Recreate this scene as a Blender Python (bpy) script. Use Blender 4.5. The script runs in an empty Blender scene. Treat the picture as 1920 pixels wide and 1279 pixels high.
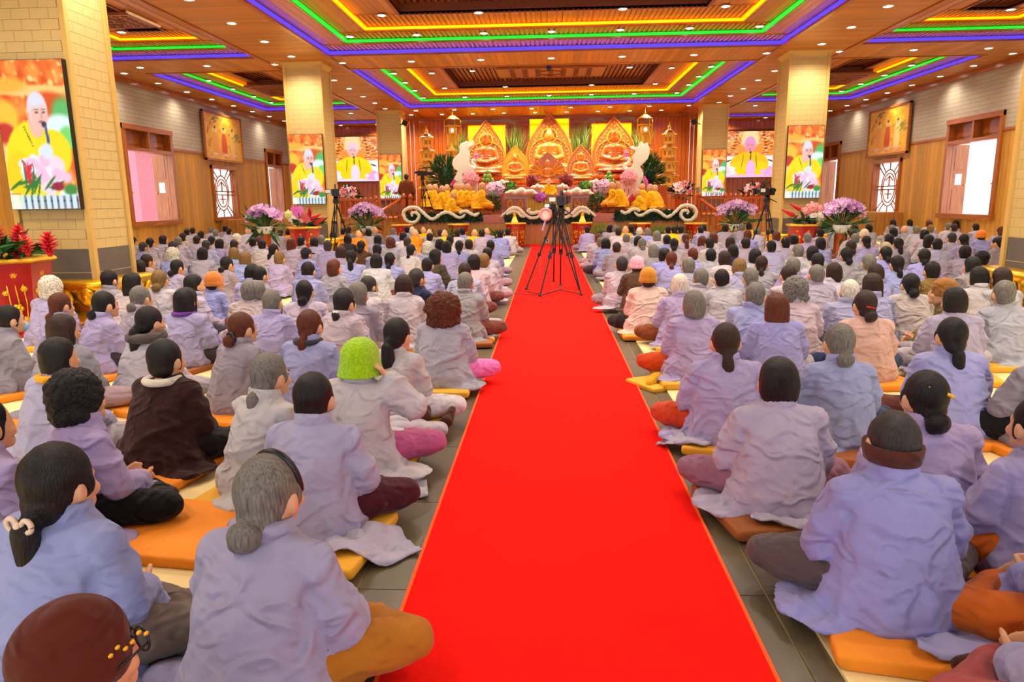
import bpy, bmesh, math, random
import numpy as np
from mathutils import Vector, Matrix, Euler
random.seed(7)
SC = bpy.context.scene
COL = SC.collection
PI = math.pi

# ------------------------------------------------------------------ camera
F, CX, CY, HC = 1320.0, 960.0, 639.5, 1.5          # focal length in pixels of the 1920x1279 frame
VPX, VPY, ROLL = 1028.0, 374.0, 0.002
_y = np.array([(VPX-CX)/F, (VPY-CY)/F, 1.0]); _y /= np.linalg.norm(_y)
_u = np.array([-math.sin(ROLL), -math.cos(ROLL), 0.0]); _z = _u-(_u@_y)*_y; _z /= np.linalg.norm(_z)
RW = np.array([np.cross(_y, _z), _y, _z])           # camera frame -> world
cam = bpy.data.cameras.new('camera'); camo = bpy.data.objects.new('camera', cam); COL.objects.link(camo)
cam.sensor_fit = 'HORIZONTAL'; cam.sensor_width = 36.0; cam.lens = 36.0*F/1920.0
cam.clip_start = 0.05; cam.clip_end = 300
_cx, _cy, _cz = RW@np.array([1, 0, 0]), RW@np.array([0, -1, 0]), RW@np.array([0, 0, -1])
camo.matrix_world = Matrix(((_cx[0], _cy[0], _cz[0], 0), (_cx[1], _cy[1], _cz[1], 0), (_cx[2], _cy[2], _cz[2], HC), (0, 0, 0, 1)))
SC.camera = camo

# ------------------------------------------------------------------ world, exposure
W = bpy.data.worlds.new('sky'); SC.world = W; W.use_nodes = True
_bg = W.node_tree.nodes['Background']; _bg.inputs[0].default_value = (0.80, 0.88, 1.0, 1); _bg.inputs[1].default_value = 3.2
SC.view_settings.view_transform = 'Standard'; SC.view_settings.look = 'None'
SC.view_settings.gamma = 1.0; SC.view_settings.use_curve_mapping = False
SC.view_settings.exposure = 0.07
LAMP_W = 300.0                                       # power of one ceiling downlight
try:
    SC.cycles.use_denoising = True
    SC.cycles.max_bounces = 4; SC.cycles.diffuse_bounces = 2; SC.cycles.glossy_bounces = 1; SC.cycles.use_adaptive_sampling = True; SC.cycles.adaptive_threshold = 0.07
    SC.cycles.transmission_bounces = 4; SC.cycles.sample_clamp_indirect = 6.0
    SC.cycles.caustics_reflective = False; SC.cycles.caustics_refractive = False
except Exception: pass

def ray(x, y): return RW@np.array([(x-CX)/F, (y-CY)/F, 1.0])
def at(x, y, Y):                                    # the point of the photo's line of sight at distance Y
    d = ray(x, y); t = Y/d[1]; return Vector((d[0]*t, Y, HC+d[2]*t))
def onz(x, y, z):
    d = ray(x, y); t = (z-HC)/d[2]; return Vector((d[0]*t, d[1]*t, z))
def mpp(Y): return Y/(F*0.98)                       # metres per pixel about that far away

# ------------------------------------------------------------------ materials
MATS = {}
def lin(c):
    return tuple((v/12.92 if v <= 0.04045 else ((v+0.055)/1.055)**2.4) for v in c)
def rgb(r, g, b): return lin((r/255.0, g/255.0, b/255.0))
def new_mat(name):
    m = bpy.data.materials.new(name); m.use_nodes = True; MATS[name] = m
    nt = m.node_tree; return m, nt, nt.nodes['Principled BSDF']
def N(nt, typ, **kw):
    n = nt.nodes.new(typ)
    for k, v in kw.items():
        if k.startswith('_'): setattr(n, k[1:], v)
        else: n.inputs[k.replace('__', ' ')].default_value = v
    return n
def L(nt, a, b): nt.links.new(a, b)
def mat(name, col, rough=0.6, metal=0.0, var=0.12, scale=8.0, bump=0.0, bscale=40.0, stretch=(1, 1, 1), emit=None, es=0.0, coat=0.0, objcol=False, spec=0.5, sheen=0.0):
    """plain surface: colour with noise variation and a fine bump, in object space"""
    m, nt, p = new_mat(name)
    tc = N(nt, 'ShaderNodeTexCoord'); mp = N(nt, 'ShaderNodeMapping'); mp.inputs['Scale'].default_value = stretch
    L(nt, tc.outputs['Object'], mp.inputs[0])
    nz = N(nt, 'ShaderNodeTexNoise', Scale=scale, Detail=4.0); L(nt, mp.outputs[0], nz.inputs['Vector'])
    mr = N(nt, 'ShaderNodeMapRange'); mr.inputs['From Min'].default_value = 0.25; mr.inputs['From Max'].default_value = 0.75
    mr.inputs['To Min'].default_value = 1-var; mr.inputs['To Max'].default_value = 1+var
    L(nt, nz.outputs['Fac'], mr.inputs['Value'])
    vm = N(nt, 'ShaderNodeVectorMath', _operation='SCALE')
    if objcol:
        oi = N(nt, 'ShaderNodeObjectInfo'); L(nt, oi.outputs['Color'], vm.inputs[0])
    else: vm.inputs[0].default_value = col[:3]
    L(nt, mr.outputs[0], vm.inputs['Scale']); L(nt, vm.outputs[0], p.inputs['Base Color'])
    p.inputs['Roughness'].default_value = rough; p.inputs['Metallic'].default_value = metal
    p.inputs['Specular IOR Level'].default_value = spec
    if coat: p.inputs['Coat Weight'].default_value = coat; p.inputs['Coat Roughness'].default_value = 0.12
    if sheen: p.inputs['Sheen Weight'].default_value = sheen; p.inputs['Sheen Roughness'].default_value = 0.5
    if bump:
        nb = N(nt, 'ShaderNodeTexNoise', Scale=bscale, Detail=3.0); L(nt, mp.outputs[0], nb.inputs['Vector'])
        b = N(nt, 'ShaderNodeBump', Strength=bump, Distance=0.02); L(nt, nb.outputs['Fac'], b.inputs['Height']); L(nt, b.outputs[0], p.inputs['Normal'])
    if emit: p.inputs['Emission Color'].default_value = (*emit, 1); p.inputs['Emission Strength'].default_value = es
    return m
def wood(name, c1, c2, axis='Z', rough=0.35, scale=3.0, coat=0.0, planks=0.0, pdir='X', bump=0.15):
    """timber with grain along an axis and, if asked, plank joints every so many metres across pdir (far away pieces only)"""
    m, nt, p = new_mat(name)
    tc = N(nt, 'ShaderNodeTexCoord'); mp = N(nt, 'ShaderNodeMapping')
    s = [9.0, 9.0, 9.0]; s['XYZ'.index(axis)] = 0.6; mp.inputs['Scale'].default_value = s
    L(nt, tc.outputs['Object'], mp.inputs[0])
    nz = N(nt, 'ShaderNodeTexNoise', Scale=scale, Detail=5.0, Roughness=0.6); L(nt, mp.outputs[0], nz.inputs['Vector'])
    cr = N(nt, 'ShaderNodeValToRGB'); cr.color_ramp.elements[0].position = 0.32; cr.color_ramp.elements[1].position = 0.72
    cr.color_ramp.elements[0].color = (*c1, 1); cr.color_ramp.elements[1].color = (*c2, 1)
    L(nt, nz.outputs['Fac'], cr.inputs[0]); out = cr.outputs[0]
    b = N(nt, 'ShaderNodeBump', Strength=bump, Distance=0.01); L(nt, nz.outputs['Fac'], b.inputs['Height']); nrm = b.outputs[0]
    if planks:
        sp = N(nt, 'ShaderNodeSeparateXYZ'); L(nt, tc.outputs['Object'], sp.inputs[0])
        dv = N(nt, 'ShaderNodeMath', _operation='DIVIDE'); L(nt, sp.outputs[pdir], dv.inputs[0]); dv.inputs[1].default_value = planks
        fr = N(nt, 'ShaderNodeMath', _operation='FRACT'); L(nt, dv.outputs[0], fr.inputs[0])
        fl = N(nt, 'ShaderNodeMath', _operation='FLOOR'); L(nt, dv.outputs[0], fl.inputs[0])
        wn = N(nt, 'ShaderNodeTexWhiteNoise', _noise_dimensions='1D'); L(nt, fl.outputs[0], wn.inputs['W'])
        mr = N(nt, 'ShaderNodeMapRange'); mr.inputs['To Min'].default_value = 0.80; mr.inputs['To Max'].default_value = 1.15; L(nt, wn.outputs[0], mr.inputs[0])
        vm = N(nt, 'ShaderNodeVectorMath', _operation='SCALE'); L(nt, out, vm.inputs[0]); L(nt, mr.outputs[0], vm.inputs['Scale']); out = vm.outputs[0]
        pg = N(nt, 'ShaderNodeMath', _operation='PINGPONG'); L(nt, fr.outputs[0], pg.inputs[0]); pg.inputs[1].default_value = 0.5
        m2 = N(nt, 'ShaderNodeMapRange'); m2.inputs['From Max'].default_value = 0.09; L(nt, pg.outputs[0], m2.inputs[0])
        b2 = N(nt, 'ShaderNodeBump', Strength=0.9, Distance=0.012); L(nt, m2.outputs[0], b2.inputs['Height']); L(nt, nrm, b2.inputs['Normal']); nrm = b2.outputs[0]
    L(nt, out, p.inputs['Base Color']); L(nt, nrm, p.inputs['Normal'])
    p.inputs['Roughness'].default_value = rough
    if coat: p.inputs['Coat Weight'].default_value = coat; p.inputs['Coat Roughness'].default_value = 0.15
    return m
def brick(name, c1, c2, mortar, w, h, plane='XZ', rough=0.6, joint=0.006):
    m, nt, p = new_mat(name)
    tc = N(nt, 'ShaderNodeTexCoord'); sp = N(nt, 'ShaderNodeSeparateXYZ'); L(nt, tc.outputs['Object'], sp.inputs[0])
    cb = N(nt, 'ShaderNodeCombineXYZ'); L(nt, sp.outputs[plane[0]], cb.inputs[0]); L(nt, sp.outputs[plane[1]], cb.inputs[1])
    bt = N(nt, 'ShaderNodeTexBrick'); L(nt, cb.outputs[0], bt.inputs['Vector'])
    bt.inputs['Color1'].default_value = (*c1, 1); bt.inputs['Color2'].default_value = (*c2, 1); bt.inputs['Mortar'].default_value = (*mortar, 1)
    bt.inputs['Scale'].default_value = 1.0; bt.inputs['Mortar Size'].default_value = joint; bt.inputs['Brick Width'].default_value = w; bt.inputs['Row Height'].default_value = h
    bt.inputs['Bias'].default_value = -0.2
    L(nt, bt.outputs['Color'], p.inputs['Base Color'])
    b = N(nt, 'ShaderNodeBump', Strength=0.6, Distance=0.01); b.invert = True; L(nt, bt.outputs['Fac'], b.inputs['Height']); L(nt, b.outputs[0], p.inputs['Normal'])
    p.inputs['Roughness'].default_value = rough
    return m
def glow(name, col, s):
    m, nt, p = new_mat(name)
    p.inputs['Base Color'].default_value = (*col, 1); p.inputs['Emission Color'].default_value = (*col, 1); p.inputs['Emission Strength'].default_value = s
    return m

C_ROBE = rgb(196, 190, 208)
def cloth(name):
    m, nt, p = new_mat(name); tc = N(nt, 'ShaderNodeTexCoord'); oi = N(nt, 'ShaderNodeObjectInfo')
    off = N(nt, 'ShaderNodeVectorMath', _operation='ADD'); L(nt, tc.outputs['Object'], off.inputs[0]); sc = N(nt, 'ShaderNodeMath', _operation='MULTIPLY'); L(nt, oi.outputs['Random'], sc.inputs[0]); sc.inputs[1].default_value = 20.0; L(nt, sc.outputs[0], off.inputs[1])
    def rid(scale, st, dist):
        mp = N(nt, 'ShaderNodeMapping'); mp.inputs['Scale'].default_value = st; L(nt, off.outputs[0], mp.inputs[0])
        nz = N(nt, 'ShaderNodeTexNoise', Scale=scale, Detail=1.0, Distortion=dist); L(nt, mp.outputs[0], nz.inputs['Vector'])
        a = N(nt, 'ShaderNodeMath', _operation='SUBTRACT'); L(nt, nz.outputs['Fac'], a.inputs[0]); a.inputs[1].default_value = 0.5
        b = N(nt, 'ShaderNodeMath', _operation='ABSOLUTE'); L(nt, a.outputs[0], b.inputs[0])
        c = N(nt, 'ShaderNodeMapRange'); c.inputs['From Max'].default_value = 0.16; c.inputs['To Min'].default_value = 1.0; c.inputs['To Max'].default_value = 0.0; c.interpolation_type = 'SMOOTHSTEP'; L(nt, b.outputs[0], c.inputs[0]); return c.outputs[0]
    b1 = N(nt, 'ShaderNodeBump', Strength=0.55, Distance=0.022); L(nt, rid(4.5, (1, 1, 1.7), 0.9), b1.inputs['Height'])
    b2 = N(nt, 'ShaderNodeBump', Strength=0.35, Distance=0.010); L(nt, rid(11.0, (1, 1, 1.3), 0.0), b2.inputs['Height']); L(nt, b1.outputs[0], b2.inputs['Normal'])
    L(nt, b2.outputs[0], p.inputs['Normal'])
    n2 = N(nt, 'ShaderNodeTexNoise', Scale=4.0, Detail=2.0); L(nt, off.outputs[0], n2.inputs['Vector'])
    mr = N(nt, 'ShaderNodeMapRange'); mr.inputs['To Min'].default_value = 0.92; mr.inputs['To Max'].default_value = 1.08; L(nt, n2.outputs['Fac'], mr.inputs[0])
    vm = N(nt, 'ShaderNodeVectorMath', _operation='SCALE'); L(nt, oi.outputs['Color'], vm.inputs[0]); L(nt, mr.outputs[0], vm.inputs['Scale']); L(nt, vm.outputs[0], p.inputs['Base Color'])
    p.inputs['Roughness'].default_value = 0.85; p.inputs['Specular IOR Level'].default_value = 0.15; p.inputs['Sheen Weight'].default_value = 0.1
cloth('cloth')
mat('knit', (.5, .5, .5), rough=0.95, var=0.25, scale=70, bump=0.7, bscale=110, objcol=True, spec=0.1, sheen=0.3)
mat('plain', (.5, .5, .5), rough=0.55, var=0.06, scale=12, objcol=True)
mat('skin', rgb(222, 164, 122), rough=0.5, var=0.06, scale=20, bump=0.06, bscale=120)
mat('hair', (.5, .5, .5), rough=0.36, var=0.6, scale=20, stretch=(9, 9, 0.8), bump=0.5, bscale=34, objcol=True, spec=0.3)
mat('curls', (.5, .5, .5), rough=0.6, var=0.6, scale=60, bump=1.0, bscale=75, objcol=True, spec=0.3)
mat('carpet', rgb(247, 22, 10), rough=0.95, var=0.10, scale=1.7, bump=0.35, bscale=260, spec=0.1)
mat('carpet_edge', rgb(255, 92, 20), rough=0.9, var=0.05)
mat('dark_tile', rgb(94, 84, 62), rough=0.32, var=0.10, scale=3.0, bump=0.02)
mat('grout', rgb(176, 160, 112), rough=0.8)
mat('cream_mat', rgb(238, 214, 150), rough=0.7, var=0.04, scale=2.0, bump=0.15, bscale=150)
mat('orange_cloth', rgb(240, 140, 18), rough=0.8, var=0.05, scale=3.0, bump=0.2, bscale=18, objcol=False)
wood('wainscot_x', rgb(206, 142, 46), rgb(228, 170, 74), axis='Z', planks=0.22, pdir='Y', rough=0.45)
wood('trim_wood', rgb(150, 78, 22), rgb(198, 112, 40), axis='Z', rough=0.3, coat=0.2)
wood('trim_wood_y', rgb(150, 78, 22), rgb(198, 112, 40), axis='Y', rough=0.3, coat=0.2)
wood('trim_wood_x', rgb(150, 78, 22), rgb(198, 112, 40), axis='X', rough=0.3, coat=0.2)
wood('ceiling_x', rgb(188, 112, 40), rgb(208, 132, 54), axis='X', rough=0.4, planks=0.16, pdir='Y', bump=0.05)
wood('ceiling_y', rgb(188, 112, 40), rgb(208, 132, 54), axis='Y', rough=0.4, planks=0.16, pdir='X', bump=0.05)
wood('slat_x', rgb(186, 112, 40), rgb(212, 138, 58), axis='X', rough=0.4, bump=0.05)
wood('slat_y', rgb(186, 112, 40), rgb(212, 138, 58), axis='Y', rough=0.4, bump=0.05)
wood('dark_slat', rgb(110, 52, 22), rgb(140, 70, 32), axis='Y', rough=0.4, bump=0.05)
wood('carved_wood', rgb(140, 74, 30), rgb(180, 104, 50), axis='X', rough=0.4, scale=7)
wood('altar_plank', rgb(176, 80, 20), rgb(222, 118, 38), axis='Z', rough=0.16, coat=0.5)
wood('altar_wall', rgb(170, 92, 30), rgb(206, 124, 50), axis='X', rough=0.3)
wood('stage_plank', rgb(178, 112, 44), rgb(212, 148, 72), axis='Z', rough=0.35)
wood('red_wood', rgb(172, 70, 20), rgb(212, 104, 36), axis='X', rough=0.2, coat=0.4)
wood('statue_wood', rgb(206, 112, 24), rgb(238, 152, 48), axis='Z', rough=0.24, coat=0.4, scale=2)
wood('statue_dark', rgb(176, 86, 22), rgb(208, 114, 36), axis='Z', rough=0.24, coat=0.4, scale=2)
brick('wall_tile_y', rgb(186, 172, 150), rgb(196, 182, 160), rgb(140, 126, 106), 0.9, 0.12, 'YZ', joint=0.005)
brick('col_tile_x', rgb(212, 182, 116), rgb(216, 186, 122), rgb(190, 158, 94), 0.30, 0.12, 'XZ', joint=0.004)
brick('col_tile_y', rgb(212, 182, 116), rgb(216, 186, 122), rgb(190, 158, 94), 0.30, 0.12, 'YZ', joint=0.004)
mat('col_piece', rgb(214, 186, 122), rough=0.55, var=0.03, scale=4)
mat('col_core', rgb(206, 180, 122), rough=0.8)
mat('col_dark', rgb(108, 100, 92), rough=0.45, var=0.12, scale=6)
mat('col_trim', rgb(220, 180, 100), rough=0.45, var=0.03)
mat('gold', rgb(255, 190, 40), rough=0.28, metal=0.85, var=0.1, scale=10, bump=0.2, bscale=30)
mat('gold_paint', rgb(250, 190, 50), rough=0.35, metal=0.4, var=0.1, scale=12)
mat('red_lacquer', rgb(176, 24, 12), rough=0.22, var=0.08, scale=3, coat=0.4)
mat('black', rgb(22, 20, 22), rough=0.4, var=0.1)
mat('dark_metal', rgb(52, 46, 46), rough=0.35, metal=0.5, var=0.1)
mat('white', rgb(240, 238, 232), rough=0.6, var=0.03)
mat('foam_white', rgb(248, 238, 214), rough=0.9, var=0.06, scale=30, bump=0.9, bscale=60)
mat('leaf', rgb(40, 88, 32), rough=0.5, var=0.35, scale=9)
mat('leaf_dark', rgb(24, 62, 26), rough=0.5, var=0.4, scale=9)
mat('reed', rgb(120, 140, 50), rough=0.6, var=0.35, scale=9)
mat('petal', (.5, .5, .5), rough=0.6, var=0.12, scale=20, objcol=True)
mat('melon', rgb(120, 160, 50), rough=0.4, var=0.3, scale=14)
mat('skirt', rgb(226, 206, 92), rough=0.7, var=0.1, scale=6)
mat('pink_wall', rgb(210, 120, 130), rough=0.8)
mat('white_wall', rgb(236, 232, 226), rough=0.8)
mat('roof_grey', rgb(150, 150, 155), rough=0.7)
_m, _nt, _p = new_mat('glass_pale')
_t = N(_nt, 'ShaderNodeBsdfTranslucent'); _t.inputs[0].default_value = (0.95, 0.90, 0.86, 1); L(_nt, _t.outputs[0], _nt.nodes['Material Output'].inputs[0])
glow('led_blue', (0.035, 0.02, 1.0), 3.2)
glow('led_green', (0.0, 0.62, 0.02), 2.2)
glow('led_yellow', (1.0, 0.34, 0.0), 3.2)
glow('lamp_face', (1.0, 0.93, 0.82), 14.0)
glow('lamp_warm', (1.0, 0.66, 0.16), 4.0)
glow('lamp_white', (1.0, 0.95, 0.85), 2.5)
glow('panel_yellow', (1.0, 0.72, 0.0), 1.15)
mat('stupa_glow', rgb(255, 190, 70), rough=0.4, emit=(1.0, 0.5, 0.06), es=0.9)  # gold with a glow put into it, for stupa tiers that are no lamps
mat('lantern_pane', rgb(196, 128, 40), rough=0.4, emit=(1.0, 0.45, 0.05), es=0.35)

# ------------------------------------------------------------------ mesh helpers
def V3(*a): return Vector(a)
class MB:
    """collects shapes and links them as ONE mesh object"""
    def __init__(s): s.v = []; s.f = []
    def add(s, vs, fs):
        k = len(s.v); s.v.extend([tuple(v) for v in vs]); s.f.extend([tuple(i+k for i in f) for f in fs]); return s
    def box(s, c, d, rot=None, ch=0.0):
        x, y, z = d[0]/2, d[1]/2, d[2]/2
        if ch:
            m = min(ch, x*.9, y*.9, z*.9)
            vs = []; fs = []
            for sx in (-1, 1):
                for sy in (-1, 1):
                    for sz in (-1, 1):
                        vs += [(sx*(x-m), sy*y, sz*z), (sx*x, sy*(y-m), sz*z), (sx*x, sy*y, sz*(z-m))]
            bm = bmesh.new()
            for v in vs: bm.verts.new(v)
            r = bmesh.ops.convex_hull(bm, input=bm.verts[:]); bm.verts.index_update()
            vs = [v.co.copy() for v in bm.verts]; fs = [[v.index for v in f.verts] for f in bm.faces]; bm.free()
        else:
            vs = [(i*x, j*y, k*z) for i in (-1, 1) for j in (-1, 1) for k in (-1, 1)]
            fs = [(0, 1, 3, 2), (4, 6, 7, 5), (0, 4, 5, 1), (2, 3, 7, 6), (0, 2, 6, 4), (1, 5, 7, 3)]
        if rot is not None:
            R = Euler(rot).to_matrix(); vs = [R@Vector(v) for v in vs]
        return s.add([(v[0]+c[0], v[1]+c[1], v[2]+c[2]) for v in vs], fs)
    def bb(s, x0, x1, y0, y1, z0, z1): return s.box(((x0+x1)/2, (y0+y1)/2, (z0+z1)/2), (abs(x1-x0), abs(y1-y0), abs(z1-z0)))
    def tube(s, pts, rs, n=8, cap=True, flat=1.0):
        pts = [Vector(p) for p in pts]; rs = rs if hasattr(rs, '__len__') else [rs]*len(pts)
        vs = []; fs = []; up = None
        for i, p in enumerate(pts):
            t = (pts[min(i+1, len(pts)-1)]-pts[max(i-1, 0)]).normalized()
            if up is None: up = t.orthogonal().normalized() if abs(t.z) < .99 else Vector((1, 0, 0))
            a = (up-t*up.dot(t)); a = a.normalized() if a.length > 1e-6 else t.orthogonal().normalized(); b = t.cross(a); up = a
            for k in range(n):
                an = 2*PI*k/n; vs.append(p+a*math.cos(an)*rs[i]+b*math.sin(an)*rs[i]*flat)
        for i in range(len(pts)-1):
            for k in range(n):
                k2 = (k+1) % n; fs.append((i*n+k, i*n+k2, (i+1)*n+k2, (i+1)*n+k))
        if cap:
            fs.append(tuple(range(n))[::-1]); fs.append(tuple(range((len(pts)-1)*n, len(pts)*n)))
        return s.add(vs, fs)
    def cyl(s, p0, p1, r0, r1=None, n=12): return s.tube([p0, p1], [r0, r0 if r1 is None else r1], n)
    def lathe(s, prof, c=(0, 0, 0), n=20, sx=1.0, sy=1.0, phase=0.0):
        vs = []; fs = []
        for (r, z) in prof:
            for k in range(n):
                a = 2*PI*k/n+phase; vs.append((c[0]+r*math.cos(a)*sx, c[1]+r*math.sin(a)*sy, c[2]+z))
        for i in range(len(prof)-1):
            for k in range(n):
                k2 = (k+1) % n; fs.append((i*n+k, i*n+k2, (i+1)*n+k2, (i+1)*n+k))
        fs.append(tuple(range(n))[::-1]); fs.append(tuple(range((len(prof)-1)*n, len(prof)*n)))
        return s.add(vs, fs)
    def ell(s, c, r, nu=16, nv=10, rot=None):
        R = Euler(rot).to_matrix() if rot is not None else None
        vs = []; fs = []
        for i in range(nv+1):
            th = PI*i/nv
            for k in range(nu):
                a = 2*PI*k/nu; v = Vector((r[0]*math.sin(th)*math.cos(a), r[1]*math.sin(th)*math.sin(a), r[2]*math.cos(th)))
                if R is not None: v = R@v
                vs.append((v.x+c[0], v.y+c[1], v.z+c[2]))
        for i in range(nv):
            for k in range(nu):
                k2 = (k+1) % nu; fs.append((i*nu+k, (i+1)*nu+k, (i+1)*nu+k2, i*nu+k2))
        return s.add(vs, fs)
    def cap(s, p0, p1, r0, r1, n=12):
        """tapered capsule"""
        p0, p1 = Vector(p0), Vector(p1); t = (p1-p0); l = t.length; t = t.normalized() if l > 1e-9 else Vector((0, 0, 1))
        pts = []; rs = []
        for a in (80, 55, 30, 0): pts.append(p0-t*r0*math.sin(math.radians(a))); rs.append(r0*math.cos(math.radians(a)))
        for a in (0, 30, 55, 80): pts.append(p1+t*r1*math.sin(math.radians(a))); rs.append(r1*math.cos(math.radians(a)))
        return s.tube(pts, rs, n)
    def prism(s, poly, axis, a0, a1):
        """closed outline pushed along an axis; poly in the two other axes (x,y / x,z / y,z order)"""
        n = len(poly)
        def P(p, a): return (a, p[0], p[1]) if axis == 'X' else ((p[0], a, p[1]) if axis == 'Y' else (p[0], p[1], a))
        vs = [P(p, a0) for p in poly]+[P(p, a1) for p in poly]
        fs = [tuple(range(n))[::-1], tuple(range(n, 2*n))]+[(i, (i+1) % n, n+(i+1) % n, n+i) for i in range(n)]
        return s.add(vs, fs)
    def ring(s, c, R, r, axis='Y', n=32, m=8, sx=1.0, sz=1.0, a0=0, a1=2*PI):
        full = abs(a1-a0-2*PI) < 1e-6
        pts = []
        for k in range(n+1 if not full else n):
            a = a0+(a1-a0)*k/n; u, w = R*math.cos(a)*sx, R*math.sin(a)*sz
            pts.append((c[0]+u, c[1], c[2]+w) if axis == 'Y' else ((c[0], c[1]+u, c[2]+w) if axis == 'X' else (c[0]+u, c[1]+w, c[2])))
        if not full: return s.tube(pts, r, m)
        k0 = len(s.v); s.tube(pts+[pts[0]], r, m, cap=False); return s
    def loft(s, rings, n=24, cap=True):
        """rings: (z, cx, cy, rx, ry)"""
        vs = []; fs = []
        for (z, cx, cy, rx, ry) in rings:
            for k in range(n):
                a = 2*PI*k/n; vs.append((cx+rx*math.cos(a), cy+ry*math.sin(a), z))
        for i in range(len(rings)-1):
            for k in range(n):
                k2 = (k+1) % n; fs.append((i*n+k, i*n+k2, (i+1)*n+k2, (i+1)*n+k))
        if cap: fs.append(tuple(range(n))[::-1]); fs.append(tuple(range((len(rings)-1)*n, len(rings)*n)))
        return s.add(vs, fs)
    def mesh(s, name, smooth=False):
        me = bpy.data.meshes.new(name); me.from_pydata([tuple(v) for v in s.v], [], s.f); me.update()
        if smooth: me.polygons.foreach_set('use_smooth', [True]*len(me.polygons))
        return me
    def build(s, name, material, parent=None, smooth=False, **kw):
        return place(name, s.mesh(name, smooth), material, parent, **kw)
def setmat(me, material):
    me.materials.clear(); me.materials.append(MATS[material] if isinstance(material, str) else material)
def place(name, me, material=None, parent=None, loc=(0, 0, 0), rot=(0, 0, 0), scale=(1, 1, 1), color=None):
    if material is not None and len(me.materials) == 0: setmat(me, material)
    o = bpy.data.objects.new(name, me); COL.objects.link(o)
    o.location = loc; o.rotation_euler = rot; o.scale = scale if hasattr(scale, '__len__') else (scale,)*3
    if parent is not None: o.parent = parent
    if color is not None: o.color = (*color[:3], 1)
    return o
def tag(o, label, cat, group=None, kind=None):
    o['label'] = label; o['category'] = cat
    if group: o['group'] = group
    if kind: o['kind'] = kind
    return o
def struct(o): o['kind'] = 'structure'; return o
def empty(name, loc=(0, 0, 0), rz=0.0, scale=1.0):
    o = bpy.data.objects.new(name, None); COL.objects.link(o); o.location = loc; o.rotation_euler = (0, 0, rz); o.scale = (scale,)*3
    o.empty_display_size = 0.1; return o
def remesh(mb, voxel, smooth=5, factor=0.5, name='body', drop_below=None):
    """one continuous surface out of overlapping shapes"""
    me = mb.mesh(name); bm = bmesh.new(); bm.from_mesh(me); bmesh.ops.recalc_face_normals(bm, faces=bm.faces[:]); bm.to_mesh(me); bm.free()
    o = bpy.data.objects.new('tmp', me); COL.objects.link(o)
    md = o.modifiers.new('r', 'REMESH'); md.mode = 'VOXEL'; md.voxel_size = voxel; md.use_smooth_shade = True
    if smooth: sm = o.modifiers.new('s', 'SMOOTH'); sm.iterations = smooth; sm.factor = factor
    dg = bpy.context.evaluated_depsgraph_get(); ev = o.evaluated_get(dg)
    out = bpy.data.meshes.new_from_object(ev); out.name = name
    bpy.data.objects.remove(o); bpy.data.meshes.remove(me)
    out.polygons.foreach_set('use_smooth', [True]*len(out.polygons))
    return out
def coords(me):
    a = np.empty(len(me.vertices)*3); me.vertices.foreach_get('co', a); return a.reshape(-1, 3)
def normals(me):
    a = np.empty(len(me.vertices)*3); me.vertices.foreach_get('normal', a); return a.reshape(-1, 3)
def setco(me, co): me.vertices.foreach_set('co', co.ravel()); me.update()
def wavy(co, scale, seed, n=7):
    """smooth pseudo noise in about -1..1"""
    r = np.random.RandomState(seed); out = np.zeros(len(co))
    for i in range(n):
        d = r.normal(size=3); d /= np.linalg.norm(d)
        out += np.sin(co@d*scale*(0.6+0.9*r.rand())+r.rand()*6.28)
    return out/math.sqrt(n)/1.2
def sstep(a, b, x): t = np.clip((x-a)/(b-a), 0, 1); return t*t*(3-2*t)
def children(o): return [c for c in COL.objects if c.parent == o]
def copy_tree(o, loc, rz=None, scale=None):
    r = o.copy(); COL.objects.link(r); r.location = loc
    if rz is not None: r.rotation_euler = (r.rotation_euler[0], r.rotation_euler[1], rz)
    if scale is not None: r.scale = (scale,)*3 if not hasattr(scale, '__len__') else scale
    for ch in o.children:
        c = ch.copy(); COL.objects.link(c); c.parent = r
        for g in ch.children:
            d = g.copy(); COL.objects.link(d); d.parent = c
    return r
def paint_grid(name, w, h, nx, ny, fn, material):
    """flat picture: a fine grid in XZ facing -Y whose face colours come from fn(u, v) with u right, v up"""
    xs = np.linspace(-w/2, w/2, nx+1); zs = np.linspace(0, h, ny+1)
    vs = [(x, 0, z) for z in zs for x in xs]
    fs = [(j*(nx+1)+i, j*(nx+1)+i+1, (j+1)*(nx+1)+i+1, (j+1)*(nx+1)+i) for j in range(ny) for i in range(nx)]
    me = bpy.data.meshes.new(name); me.from_pydata(vs, [], fs)
    U, Vv = np.meshgrid(xs/w+.5, zs/h)
    colr = fn(U.ravel(), Vv.ravel())
    ca = me.color_attributes.new('print', 'FLOAT_COLOR', 'POINT')
    ca.data.foreach_set('color', np.concatenate([np.clip(colr, 0, 1)**2.2, np.ones((len(colr), 1))], 1).ravel())
    me.update(); setmat(me, material); return me
def print_mat(name, emit):
    m, nt, p = new_mat(name); a = N(nt, 'ShaderNodeVertexColor', _layer_name='print')
    L(nt, a.outputs[0], p.inputs['Base Color']); p.inputs['Roughness'].default_value = 0.4
    if emit: L(nt, a.outputs[0], p.inputs['Emission Color']); p.inputs['Emission Strength'].default_value = emit; p.inputs['Base Color'].default_value = (0, 0, 0, 1)
    if emit:
        for l in list(nt.links):
            if l.to_socket == p.inputs['Base Color']: nt.links.remove(l)
        p.inputs['Base Color'].default_value = (.02, .02, .02, 1)
    return m
print_mat('screen_on', 1.0); print_mat('canvas', 0)

# ------------------------------------------------------------------ the hall
X0 = 0.08; WL, WR = -11.95, 12.25; YB, YF = -7.0, 34.2; ZC = 5.0
CA, CW, CD = 5.88, 0.92, 0.82                       # half distance of the column faces, column width, depth
CROWS = (8.75, 18.65, 28.55)

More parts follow.
